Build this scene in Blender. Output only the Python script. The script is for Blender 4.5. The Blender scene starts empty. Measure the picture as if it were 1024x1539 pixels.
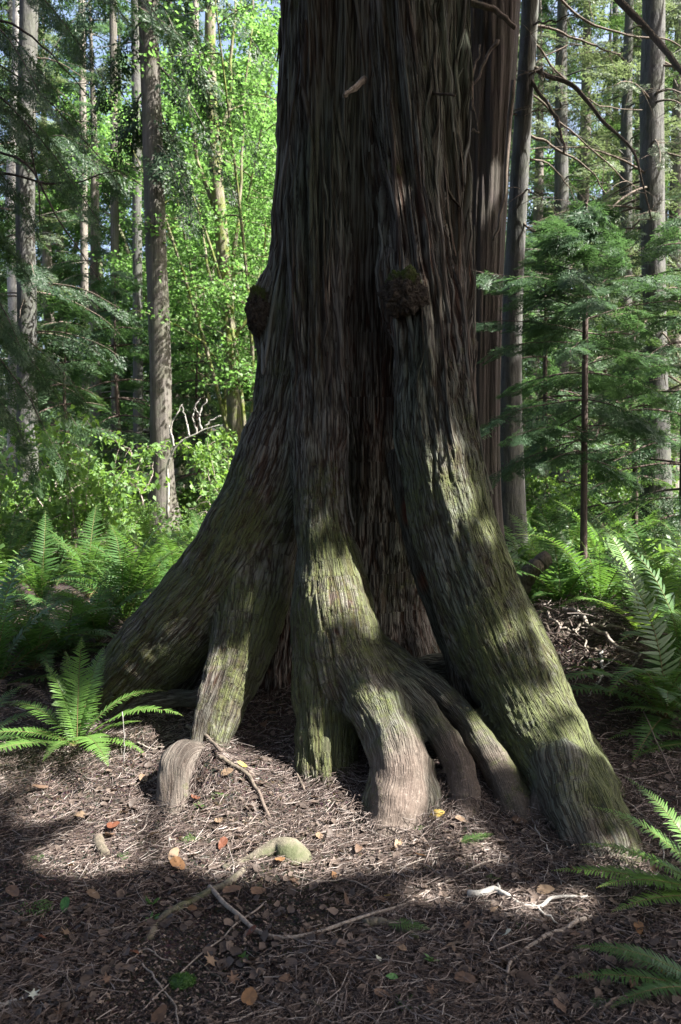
import bpy, math, random
import numpy as np
from mathutils import Vector, Matrix

SEED = 11
rng = np.random.default_rng(SEED)
random.seed(SEED)
scene = bpy.context.scene
COL = scene.collection

# ------------------------------------------------------------------ camera geometry
CAM = np.array([0.0, 0.0, 1.55])
F = 1250.0                      # focal length in photograph pixels (photo is 1024 x 1539)
PITCH = math.atan((769.5 - 690.0) / F)
CP, SP = math.cos(PITCH), math.sin(PITCH)

def ray(u, v):
    dx = (u - 512.0) / F
    dz = -(v - 769.5) / F
    return np.array([dx, CP + dz * SP, -SP + dz * CP])

def at(u, v, Y):
    d = ray(u, v)
    return CAM + d * (Y / d[1])

def pxr(r, Y):
    return r * Y / F

# ------------------------------------------------------------------ noise
_prm = np.random.default_rng(5).permutation(256).astype(np.int64)
_prm = np.concatenate([_prm, _prm, _prm])
_grd = np.random.default_rng(6).normal(size=(256, 3))
_grd /= np.linalg.norm(_grd, axis=1, keepdims=True)

def perlin(p):
    """gradient noise of an (N,3) array, about -0.8 .. 0.8"""
    p = np.asarray(p, dtype=np.float64)
    i = np.floor(p).astype(np.int64)
    f = p - i
    i &= 255
    w = f * f * f * (f * (f * 6 - 15) + 10)
    out = 0.0
    for dx in (0, 1):
        a = _prm[i[:, 0] + dx]
        wx = w[:, 0] if dx else 1 - w[:, 0]
        for dy in (0, 1):
            b = _prm[a + ((i[:, 1] + dy) & 255)]
            wy = w[:, 1] if dy else 1 - w[:, 1]
            for dz in (0, 1):
                g = _grd[_prm[b + ((i[:, 2] + dz) & 255)] & 255]
                wz = w[:, 2] if dz else 1 - w[:, 2]
                out = out + wx * wy * wz * (g[:, 0] * (f[:, 0] - dx) + g[:, 1] * (f[:, 1] - dy) + g[:, 2] * (f[:, 2] - dz))
    return out * 1.5

def fbm(p, oct=3):
    p = np.asarray(p, float)
    s = 0.0; a = 1.0
    for k in range(oct):
        s = s + a * perlin(p * (2.03 ** k) + 17.3 * k)
        a *= 0.5
    return s

def sstep(a, b, x):
    t = np.clip((x - a) / (b - a), 0, 1)
    return t * t * (3 - 2 * t)

# ------------------------------------------------------------------ mesh helpers
def mesh_data(name, V, F, mats=(), smooth=True, midx=None, attrs=None):
    V = np.ascontiguousarray(V, dtype=np.float32)
    if not isinstance(F, (list, tuple)):
        F = [F]
    F = [np.asarray(f, dtype=np.int32) for f in F if len(f)]
    me = bpy.data.meshes.new(name)
    me.vertices.add(len(V))
    me.vertices.foreach_set('co', V.ravel())
    nl = sum(f.size for f in F); nf = sum(len(f) for f in F)
    me.loops.add(nl)
    me.loops.foreach_set('vertex_index', np.concatenate([f.ravel() for f in F]))
    me.polygons.add(nf)
    st = []; o = 0
    for f in F:
        k = f.shape[1]
        st.append(o + np.arange(len(f)) * k); o += f.size
    me.polygons.foreach_set('loop_start', np.concatenate(st).astype(np.int32))
    for m in mats:
        me.materials.append(m)
    if midx is not None:
        me.polygons.foreach_set('material_index', np.asarray(midx, dtype=np.int32))
    me.polygons.foreach_set('use_smooth', np.full(nf, bool(smooth)))
    me.update(calc_edges=True)
    for k, a in (attrs or {}).items():
        a = np.asarray(a, dtype=np.float32)
        if a.ndim == 1:
            me.attributes.new(k, 'FLOAT', 'POINT').data.foreach_set('value', a)
        else:
            me.attributes.new(k, 'FLOAT_VECTOR', 'POINT').data.foreach_set('vector', a.ravel())
    return me

def link(name, data, parent=None, loc=None):
    o = bpy.data.objects.new(name, data)
    COL.objects.link(o)
    if parent is not None:
        o.parent = parent
    if loc is not None:
        o.location = loc
    return o

def tag(o, label=None, cat=None, group=None, kind=None):
    if label: o['label'] = label
    if cat: o['category'] = cat
    if group: o['group'] = group
    if kind: o['kind'] = kind
    return o

def thing(name, label, cat, loc=(0, 0, 0), group=None, rotz=0.0):
    o = bpy.data.objects.new(name, None)
    o.empty_display_size = 0.1
    COL.objects.link(o)
    o.location = loc
    o.rotation_euler = (0, 0, rotz)
    return tag(o, label, cat, group)

class Geo:
    """collects vertices, quads and triangles of one mesh"""
    def __init__(self):
        self.V = []; self.Q = []; self.T = []; self.qm = []; self.tm = []; self.R = []; self.n = 0
    def add(self, V, Q=None, T=None, m=0, r=None):
        V = np.asarray(V, float)
        self.V.append(V)
        if Q is not None and len(Q):
            self.Q.append(np.asarray(Q) + self.n); self.qm.append(np.full(len(Q), m))
        if T is not None and len(T):
            self.T.append(np.asarray(T) + self.n); self.tm.append(np.full(len(T), m))
        if r is None:
            r = np.full(len(V), random.random())
        self.R.append(np.broadcast_to(np.asarray(r, float), (len(V),)))
        self.n += len(V)
    def data(self, name, mats, smooth=True, offset=None):
        V = np.concatenate(self.V)
        if offset is not None:
            V = V - np.asarray(offset)
        Fs = []; mi = []
        if self.Q:
            Fs.append(np.concatenate(self.Q)); mi += self.qm
        if self.T:
            Fs.append(np.concatenate(self.T)); mi += self.tm
        return mesh_data(name, V, Fs, mats, smooth, np.concatenate(mi), {'rnd': np.concatenate(self.R)})

def catmull(P, n):
    P = np.asarray(P, float)
    if len(P) == 2:
        t = np.linspace(0, 1, n)[:, None]
        return P[0] * (1 - t) + P[1] * t
    Q = np.vstack([2 * P[0] - P[1], P, 2 * P[-1] - P[-2]])
    seg = len(P) - 1
    u = np.linspace(0, seg, n)
    i = np.minimum(u.astype(int), seg - 1)
    t = (u - i)[:, None]
    a, b, c, d = Q[i], Q[i + 1], Q[i + 2], Q[i + 3]
    return 0.5 * ((2 * b) + (c - a) * t + (2 * a - 5 * b + 4 * c - d) * t ** 2 + (3 * b - a - 3 * c + d) * t ** 3)

def frames(P, ref=None):
    T = np.gradient(P, axis=0)
    T /= np.linalg.norm(T, axis=1, keepdims=True) + 1e-12
    a = np.array([1.0, 0, 0]) if ref is None else np.asarray(ref, float)
    if abs(a @ T[0]) > 0.95:
        a = np.array([0, 1.0, 0])
    N = np.zeros_like(P)
    for k in range(len(P)):
        a = a - (a @ T[k]) * T[k]
        a = a / (np.linalg.norm(a) + 1e-12)
        N[k] = a
    B = np.cross(T, N)
    return T, N, B

def tube(P, r, sides=8, cap=False, tip=False):
    P = np.asarray(P, float); n = len(P)
    r = np.broadcast_to(np.asarray(r, float), (n,)).copy()
    T, N, B = frames(P)
    ang = np.linspace(0, 2 * np.pi, sides, endpoint=False)
    ring = np.cos(ang)[None, :, None] * N[:, None, :] + np.sin(ang)[None, :, None] * B[:, None, :]
    V = (P[:, None, :] + ring * r[:, None, None]).reshape(-1, 3)
    k = np.arange(n - 1)[:, None] * sides; s = np.arange(sides)[None, :]
    s2 = (s + 1) % sides
    Q = np.stack([k + s, k + s2, k + sides + s2, k + sides + s], -1).reshape(-1, 4)
    Tr = np.zeros((0, 3), int)
    if cap:
        V = np.vstack([V, P[0] - T[0] * r[0] * 0.3, P[-1] + T[-1] * r[-1] * 0.3])
        c0, c1 = n * sides, n * sides + 1
        s = np.arange(sides); s2 = (s + 1) % sides
        Tr = np.vstack([np.stack([np.full(sides, c0), s2, s], 1),
                        np.stack([np.full(sides, c1), (n - 1) * sides + s, (n - 1) * sides + s2], 1)])
    return V, Q, Tr

def stick(pts, r0, r1=None, n=None, sides=6, wob=0.0):
    """a tapered wobbly stick through world points"""
    n = n or max(6, 5 * len(pts))
    P = catmull(pts, n)
    if wob:
        s = np.linspace(0, 1, n)[:, None]
        o = random.random() * 50
        q = np.concatenate([s * 7 + o, s * 0 + o, s * 0], 1)
        P = P + wob * np.stack([perlin(q), perlin(q + 9.2), perlin(q + 31.7)], 1)
    r = np.linspace(r0, r1 if r1 is not None else r0, n)
    r = r * (1 + 0.18 * perlin(np.stack([np.arange(n) * 0.9 + random.random() * 40, np.zeros(n), np.zeros(n)], 1)))
    return tube(P, r, sides, cap=True)

def scatter(tV, M, T):
    """template vertices (k,3) by matrices (n,3,3), translations (n,3) -> (n*k,3)"""
    return (np.einsum('nij,kj->nki', M, tV) + T[:, None, :]).reshape(-1, 3)

def rep_faces(F, k, n):
    return (np.asarray(F)[None] + (np.arange(n) * k)[:, None, None]).reshape(-1, np.asarray(F).shape[1])

def unit(a):
    a = np.asarray(a, float)
    return a / (np.linalg.norm(a, axis=-1, keepdims=True) + 1e-12)

def basis(x, up):
    """matrices (n,3,3) with columns X forward, Y side, Z near up"""
    x = unit(x); up = np.broadcast_to(up, x.shape)
    y = unit(np.cross(up, x)); z = np.cross(x, y)
    return np.stack([x, y, z], -1)

# ------------------------------------------------------------------ materials
def nt(name):
    m = bpy.data.materials.new(name); m.use_nodes = True
    t = m.node_tree; t.nodes.clear()
    return m, t

def N(t, typ, **kw):
    n = t.nodes.new(typ)
    for k, v in kw.items():
        if k == 'ins':
            for a, b in v.items():
                n.inputs[a].default_value = b
        else:
            setattr(n, k, v)
    return n

def ramp(t, src, stops):
    r = t.nodes.new('ShaderNodeValToRGB')
    e = r.color_ramp.elements
    while len(e) < len(stops):
        e.new(0.5)
    for x, (p, c) in zip(e, stops):
        x.position = p; x.color = (*c, 1) if len(c) == 3 else c
    t.links.new(src, r.inputs[0])
    return r.outputs[0]

def mixc(t, fac, a, b, mode='MIX'):
    m = t.nodes.new('ShaderNodeMix'); m.data_type = 'RGBA'; m.blend_type = mode
    for sock, val in ((m.inputs[0], fac), (m.inputs[6], a), (m.inputs[7], b)):
        if isinstance(val, (int, float)):
            sock.default_value = val
        elif isinstance(val, (tuple, list)):
            sock.default_value = (*val, 1) if len(val) == 3 else val
        else:
            t.links.new(val, sock)
    return m.outputs[2]

def mth(t, op, a, b=None, clamp=False):
    m = t.nodes.new('ShaderNodeMath'); m.operation = op; m.use_clamp = clamp
    for i, v in enumerate((a, b)):
        if v is None: continue
        if isinstance(v, (int, float)): m.inputs[i].default_value = v
        else: t.links.new(v, m.inputs[i])
    return m.outputs[0]

def noise_tex(t, vec, scale, detail=4, rough=0.6, dist=0.0):
    n = N(t, 'ShaderNodeTexNoise', ins={'Scale': scale, 'Detail': detail, 'Roughness': rough, 'Distortion': dist})
    if vec is not None: t.links.new(vec, n.inputs['Vector'])
    return n.outputs['Fac']

def vscale(t, vec, s):
    m = N(t, 'ShaderNodeMapping'); m.inputs['Scale'].default_value = s
    t.links.new(vec, m.inputs['Vector'])
    return m.outputs[0]

def out_principled(t, col, rough=0.85, bump=None, bstr=0.5, bdist=0.01, spec=0.25):
    b = N(t, 'ShaderNodeBsdfPrincipled')
    o = N(t, 'ShaderNodeOutputMaterial')
    if isinstance(col, (tuple, list)): b.inputs['Base Color'].default_value = (*col, 1)
    else: t.links.new(col, b.inputs['Base Color'])
    if isinstance(rough, (int, float)): b.inputs['Roughness'].default_value = rough
    else: t.links.new(rough, b.inputs['Roughness'])
    b.inputs['Specular IOR Level'].default_value = spec
    if bump is not None:
        bp = N(t, 'ShaderNodeBump', ins={'Strength': bstr, 'Distance': bdist})
        t.links.new(bump, bp.inputs['Height']); t.links.new(bp.outputs[0], b.inputs['Normal'])
    t.links.new(b.outputs[0], o.inputs[0])
    return b

def attr(t, name, vec=False):
    a = N(t, 'ShaderNodeAttribute', attribute_name=name)
    return a.outputs['Vector'] if vec else a.outputs['Fac']

def leaf_mat(name, c0, c1, trans, tw=0.5, gloss=0.35, rough=0.5):
    """two-sided leaf: reflected colour c0..c1 varies leaf by leaf, light comes through in trans colour"""
    m, t = nt(name)
    r = attr(t, 'rnd')
    oi = N(t, 'ShaderNodeObjectInfo')
    fac = mth(t, 'ADD', mth(t, 'MULTIPLY', r, 0.75), mth(t, 'MULTIPLY', oi.outputs['Random'], 0.25))
    col = mixc(t, fac, c0, c1)
    tc = mixc(t, fac, tuple(x * 0.75 for x in trans), tuple(min(1, x * 1.2) for x in trans))
    p = N(t, 'ShaderNodeBsdfPrincipled', ins={'Roughness': rough, 'Specular IOR Level': gloss})
    t.links.new(col, p.inputs['Base Color'])
    tr = N(t, 'ShaderNodeBsdfTranslucent'); t.links.new(tc, tr.inputs['Color'])
    mx = N(t, 'ShaderNodeMixShader', ins={0: tw})
    t.links.new(p.outputs[0], mx.inputs[1]); t.links.new(tr.outputs[0], mx.inputs[2])
    o = N(t, 'ShaderNodeOutputMaterial'); t.links.new(mx.outputs[0], o.inputs[0])
    return m

def bark_mat(name, dark, light, moss=None, mossamt=0.0, sx=22, sz=1.6, bd=0.02, lichen=0.0):
    m, t = nt(name)
    tc = N(t, 'ShaderNodeTexCoord').outputs['Object']
    v = vscale(t, tc, (sx, sx, sz))
    n1 = noise_tex(t, v, 1.0, 5, 0.65, 0.6)
    n2 = noise_tex(t, vscale(t, tc, (sx * 3, sx * 3, sz * 5)), 1.0, 3, 0.6)
    h = mth(t, 'ADD', n1, mth(t, 'MULTIPLY', n2, 0.4))
    col = ramp(t, h, [(0.45, dark), (0.78, light)])
    if lichen:
        ln = noise_tex(t, tc, 9, 5, 0.7)
        col = mixc(t, mth(t, 'MULTIPLY', ramp(t, ln, [(0.52, (0, 0, 0)), (0.62, (1, 1, 1))]), lichen), col, (0.33, 0.34, 0.29))
    if moss:
        mn = noise_tex(t, tc, 4.5, 4, 0.65)
        col = mixc(t, mth(t, 'MULTIPLY', ramp(t, mn, [(0.42, (0, 0, 0)), (0.6, (1, 1, 1))]), mossamt), col, moss)
    out_principled(t, col, 0.9, h, 0.8, bd)
    return m
# ------------------------------------------------------------------ ground height
TREE = np.array([0.18, 4.75])

def gz(x, y):
    x = np.asarray(x, float); y = np.asarray(y, float)
    sh = x.shape
    X = x.ravel(); Y = y.ravel()
    base = 0.30 * sstep(3.0, 6.8, Y) + 0.004 * np.maximum(Y - 7, 0)
    d = np.hypot((X - TREE[0]) * 0.9, Y - TREE[1])
    mound = 0.20 * np.exp(-(d / 1.25) ** 2)
    pile = 0.22 * np.exp(-((X - 1.75) / 0.75) ** 2 - ((Y - 5.6) / 0.7) ** 2)
    for bx, by, bh, br in ((-0.61, 3.72, .095, .12), (0.40, 3.60, .07, .13), (0.60, 3.72, .08, .14), (0.50, 3.45, .04, .12), (-0.52, 3.62, .05, .12), (-0.68, 3.95, .04, .12), (0.30, 3.34, .03, .12), (0.52, 3.32, .03, .10), (0.80, 3.3, .03, .12), (-0.02, 3.62, .03, .12), (-0.27, 2.98, .03, .10)):
        pile = pile + bh * np.exp(-((X - bx) ** 2 + (Y - by) ** 2) / br ** 2)
    q = np.stack([X, Y, np.zeros_like(X)], 1)
    near = np.exp(-(Y / 14.0) ** 2)
    n = 0.035 * perlin(q * 1.1) + 0.02 * perlin(q * 3.1 + 5) * near + 0.010 * perlin(q * 9 + 8) * near
    return (base + mound + pile + n).reshape(sh)

def gz1(x, y):
    return float(gz(np.array([x]), np.array([y]))[0])

def on_ground(u, v, dz=0.0):
    """where the view ray through a photo pixel meets the ground"""
    d = ray(u, v)
    lo, hi = 0.5, 60.0
    ts = np.concatenate([np.linspace(0.8, 9, 420), np.linspace(9.1, 60, 300)])
    P = CAM + d * ts[:, None]
    h = P[:, 2] - gz(P[:, 0], P[:, 1])
    k = np.argmax(h < 0)
    if h[k] >= 0:
        k = len(ts) - 1
    a, b = ts[max(k - 1, 0)], ts[k]
    for _ in range(12):
        m = (a + b) / 2
        p = CAM + d * m
        if p[2] - gz1(p[0], p[1]) < 0: b = m
        else: a = m
    p = CAM + d * a
    p[2] = gz1(p[0], p[1]) + dz
    return p

# ------------------------------------------------------------------ the giant cedar
# every buttress, flute and root: (photo u, v, distance, radius in photo pixels)
TUBES = [
    # core
    dict(k='core', bark=1.0, p=[(560, -330, 5.02, 122), (560, 0, 5.02, 122), (557, 300, 5.02, 124), (556, 600, 5.12, 128), (560, 850, 5.36, 136), (560, 1010, 5.46, 144), (560, 1120, 5.46, 144)]),
    # left outer column becoming the long left buttress
    dict(k='left', bark=1.0, moss=0.8, p=[(462, -330, 4.85, 40), (464, 0, 4.85, 42), (463, 250, 4.8, 46), (455, 430, 4.75, 50), (441, 590, 4.68, 58), (405, 735, 4.6, 66), (338, 862, 4.52, 70), (258, 955, 4.5, 64), (196, 1020, 4.52, 54), (140, 1080, 4.6, 40)]),
    # rear left root
    dict(k='rear', bark=0.8, moss=0.4, p=[(330, 880, 4.95, 40), (262, 945, 5.0, 36), (200, 1005, 5.05, 32), (130, 1060, 5.15, 24)]),
    # left front root with its fork
    dict(k='lfr', bark=0.75, moss=0.8, p=[(415, 690, 4.66, 32), (398, 800, 4.56, 48), (382, 890, 4.42, 54), (362, 980, 4.25, 47), (338, 1060, 4.05, 31), (323, 1120, 3.9, 22), (318, 1168, 3.8, 17)]),
    dict(k='prong', bark=0.5, moss=0.5, p=[(330, 985, 4.16, 18), (315, 1040, 4.0, 15), (301, 1085, 3.9, 10), (294, 1130, 3.82, 9)]),
    dict(k='bridge', bark=0.3, p=[(335, 1030, 4.22, 12), (300, 1046, 4.24, 11), (255, 1052, 4.3, 11), (205, 1062, 4.36, 11), (170, 1085, 4.4, 9)]),
    # the smooth elbow beside the fern
    dict(k='elbow', bark=0.3, moss=0.3, worn=1, p=[(324, 1150, 3.86, 18), (298, 1140, 3.78, 22), (277, 1142, 3.70, 24), (264, 1162, 3.63, 25), (262, 1190, 3.56, 25), (262, 1232, 3.47, 22)]),
    dict(k='lfold', bark=0.9, p=[(420, 640, 4.75, 28), (424, 760, 4.68, 30), (422, 860, 4.66, 32), (412, 960, 4.62, 34), (395, 1080, 4.58, 38)]),
    dict(k='lfold2', bark=0.9, p=[(300, 920, 4.62, 30), (285, 990, 4.6, 26), (250, 1050, 4.55, 18)]),
    # centre column -> centre buttress
    dict(k='cen', bark=1.0, moss=0.7, p=[(476, -330, 4.68, 34), (474, 0, 4.68, 35), (474, 220, 4.64, 36), (476, 430, 4.56, 37), (478, 580, 4.47, 38), (481, 700, 4.37, 39), (486, 800, 4.27, 45), (497, 880, 4.17, 55), (508, 950, 4.06, 64), (518, 1015, 3.98, 58), (535, 1070, 3.92, 44)]),
    dict(k='cenfoot', bark=0.85, moss=0.8, p=[(490, 930, 4.1, 50), (492, 1000, 4.04, 52), (492, 1080, 3.92, 50), (492, 1150, 3.76, 46), (498, 1220, 3.62, 40)]),
    dict(k='r1', bark=0.4, moss=0.3, worn=1, p=[(525, 985, 3.96, 46), (556, 1045, 3.82, 44), (586, 1100, 3.64, 42), (605, 1160, 3.50, 45), (602, 1215, 3.4, 50), (588, 1275, 3.28, 50)]),
    dict(k='toe', bark=0.4, moss=0.3, worn=1, p=[(585, 1170, 3.5, 30), (566, 1215, 3.42, 26), (548, 1250, 3.34, 18), (530, 1275, 3.28, 10)]),
    dict(k='toe2', bark=0.4, moss=0.3, worn=1, p=[(630, 1160, 3.5, 26), (640, 1205, 3.4, 24), (652, 1245, 3.32, 16), (664, 1270, 3.26, 9)]),
    dict(k='r2', bark=0.4, moss=0.25, worn=1, p=[(545, 985, 4.02, 28), (602, 1034, 3.84, 21), (648, 1080, 3.70, 20), (680, 1130, 3.56, 21), (698, 1190, 3.44, 23), (701, 1265, 3.28, 25)]),
    dict(k='r3', bark=0.4, moss=0.3, worn=1, p=[(552, 968, 4.1, 26), (618, 1010, 3.97, 19), (670, 1050, 3.85, 19), (715, 1098, 3.71, 21), (746, 1150, 3.57, 23), (770, 1205, 3.44, 24), (792, 1268, 3.3, 19)]),
    # the dark middle flutes
    dict(k='mid', bark=1.0, p=[(540, -330, 4.72, 40), (538, 0, 4.72, 40), (540, 200, 4.72, 36), (546, 420, 4.78, 30), (550, 600, 4.92, 24), (552, 740, 5.05, 22)]),
    dict(k='wet', bark=0.9, p=[(545, 700, 5.06, 18), (545, 830, 5.04, 20), (548, 950, 5.0, 22), (560, 1030, 4.94, 26)]),
    dict(k='hollow', bark=0.6, p=[(595, 700, 5.0, 22), (608, 830, 4.98, 24), (620, 930, 4.94, 26), (632, 1000, 4.86, 30)]),
    # ridge that twists into the right buttress
    dict(k='ridge', bark=1.1, moss=0.72, p=[(588, -330, 4.7, 44), (592, -60, 4.68, 46), (602, 120, 4.62, 48), (614, 260, 4.54, 50), (630, 380, 4.44, 50), (644, 470, 4.36, 52), (648, 560, 4.3, 56), (657, 655, 4.22, 60), (676, 760, 4.14, 64), (702, 850, 4.07, 68), (738, 945, 3.98, 70), (780, 1035, 3.86, 68), (820, 1110, 3.72, 66), (862, 1185, 3.48, 60), (902, 1255, 3.26, 52), (940, 1325, 3.08, 38)]),
    dict(k='ridge2', bark=0.8, moss=0.9, p=[(770, 960, 4.02, 40), (815, 1040, 3.92, 38), (850, 1100, 3.82, 34), (880, 1150, 3.72, 32), (930, 1225, 3.6, 26), (985, 1300, 3.5, 16)]),
    dict(k='lip', bark=0.5, p=[(600, 690, 4.42, 18), (612, 770, 4.36, 17), (634, 850, 4.3, 18), (664, 925, 4.24, 20), (694, 985, 4.18, 26), (706, 1050, 4.1, 28)]),
    dict(k='sill', bark=0.3, p=[(596, 1030, 4.5, 30), (650, 1018, 4.4, 32), (705, 1015, 4.25, 34)]),
    dict(k='rfoot', bark=0.5, moss=0.7, p=[(735, 1000, 4.0, 40), (765, 1075, 3.86, 36), (790, 1130, 3.68, 28), (806, 1180, 3.54, 20), (812, 1230, 3.42, 15)]),
    dict(k='rsplit', bark=0.5, moss=0.6, p=[(800, 1060, 3.74, 30), (836, 1130, 3.6, 30), (862, 1190, 3.44, 27), (880, 1240, 3.3, 20), (892, 1290, 3.2, 12)]),
    dict(k='side', bark=0.35, moss=0.4, p=[(905, 1190, 3.6, 22), (930, 1225, 3.5, 16), (965, 1255, 3.4, 11), (1000, 1290, 3.3, 7)]),
    dict(k='rtoe', bark=0.25, worn=1, p=[(832, 1120, 3.66, 18), (828, 1165, 3.5, 12), (815, 1195, 3.42, 10), (806, 1232, 3.34, 9)]),
    dict(k='dark', bark=0.3, p=[(846, 1160, 3.46, 44), (858, 1215, 3.32, 40), (876, 1262, 3.2, 34), (896, 1305, 3.1, 26)]),
    dict(k='strip', bark=0.5, p=[(492, 120, 4.60, 4), (496, 200, 4.55, 6), (499, 290, 4.52, 8), (503, 380, 4.48, 8), (505, 460, 4.44, 7), (507, 560, 4.40, 5), (509, 660, 4.33, 4)]),
    dict(k='strip2', bark=0.5, p=[(508, 200, 4.62, 4), (509, 290, 4.57, 6), (511, 380, 4.55, 6), (513, 470, 4.52, 6), (514, 560, 4.5, 5)]),
    dict(k='swell', bark=0.8, p=[(602, 370, 4.48, 26), (606, 430, 4.37, 38), (612, 490, 4.42, 30)]),
    dict(k='swell2', bark=0.8, p=[(412, 430, 4.74, 26), (404, 468, 4.70, 32), (410, 510, 4.74, 28)]),
    # right-hand bark columns
    dict(k='rcol', bark=1.0, p=[(646, -330, 4.78, 28), (648, 0, 4.78, 28), (655, 200, 4.76, 28), (672, 380, 4.72, 26), (684, 520, 4.7, 22), (692, 640, 4.66, 17)]),
    dict(k='rcol2', bark=1.0, p=[(674, -330, 4.92, 26), (676, 0, 4.92, 25), (680, 220, 4.9, 24), (688, 400, 4.88, 22), (694, 540, 4.86, 18), (700, 690, 4.8, 12)]),
]
NSEG = 26
for tb in TUBES:
    P = np.array([at(u, v, Y) for u, v, Y, r in tb['p']])
    r = np.array([pxr(r, Y) for u, v, Y, r in tb['p']])
    n = max(10, min(NSEG, 3 * len(P)))
    C = catmull(np.concatenate([P, r[:, None]], 1), n)
    tb['P'] = C[:, :3]; tb['r'] = np.maximum(C[:, 3], 0.01) + 0.004 + 0.006 * (1 - sstep(1.4, 2.6, C[:, 2]))
    tb['T'], tb['N'], tb['B'] = frames(tb['P'])
    tb['s'] = np.concatenate([[0], np.cumsum(np.linalg.norm(np.diff(tb['P'], axis=0), axis=1))])
    # arc length counted from where the tube passes z=1 keeps the bark of neighbours in step
    tb['s'] = tb['s'] + P[0][2] * -1.0
    tb['R'] = max(0.1, float(np.mean(tb['r'])))

def tube_sdf(tb, X, want=False):
    P, r = tb['P'], tb['r']
    best = np.full(len(X), 1e9); bi = np.zeros(len(X), int); bt = np.zeros(len(X))
    for k in range(len(P) - 1):
        a = P[k]; ab = P[k + 1] - a
        t = np.clip(((X - a) @ ab) / (ab @ ab), 0, 1)
        d = np.linalg.norm(X - a - t[:, None] * ab, axis=1) - (r[k] + t * (r[k + 1] - r[k]))
        m = d < best
        best[m] = d[m]; bi[m] = k; bt[m] = t[m]
    c = P[bi] + bt[:, None] * (P[bi + 1] - P[bi])
    g = X - c
    g /= np.linalg.norm(g, axis=1, keepdims=True) + 1e-9
    if not want:
        return best, g
    Nn = tb['N'][bi] * (1 - bt)[:, None] + tb['N'][bi + 1] * bt[:, None]
    Bb = tb['B'][bi] * (1 - bt)[:, None] + tb['B'][bi + 1] * bt[:, None]
    phi = np.arctan2((g * Bb).sum(1), (g * Nn).sum(1))
    s = tb['s'][bi] + bt * (tb['s'][bi + 1] - tb['s'][bi])
    frac = (bi + bt) / (len(P) - 1)
    return best, g, phi, s, frac

def ks(z):
    """folds between roots are tight, those between buttresses soft"""
    return 0.009 + 0.026 * sstep(0.58, 1.15, z)
def cedar_field(X, want=False):
    n = len(X)
    D = np.full((len(TUBES), n), 9.0, np.float32)
    G = np.zeros((n, 3)); info = []
    near = []
    for i, tb in enumerate(TUBES):
        lo = (tb['P'] - tb['r'][:, None]).min(0) - 0.16; hi = (tb['P'] + tb['r'][:, None]).max(0) + 0.16
        idx = np.nonzero(((X > lo) & (X < hi)).all(1))[0]
        if len(idx) == 0:
            near.append((idx, None)); continue
        res = tube_sdf(tb, X[idx], want)
        D[i, idx] = res[0]
        near.append((idx, res))
    dm = D.min(0)
    K = ks(X[:, 2])
    W = np.exp(-(D - dm) / K)
    S = W.sum(0)
    d = dm - K * np.log(S) + 0.45 * K
    W /= S
    for i, (idx, res) in enumerate(near):
        if res is None: continue
        G[idx] += W[i, idx][:, None] * res[1]
    if want:
        return d, G, W, near
    return d, G

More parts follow.
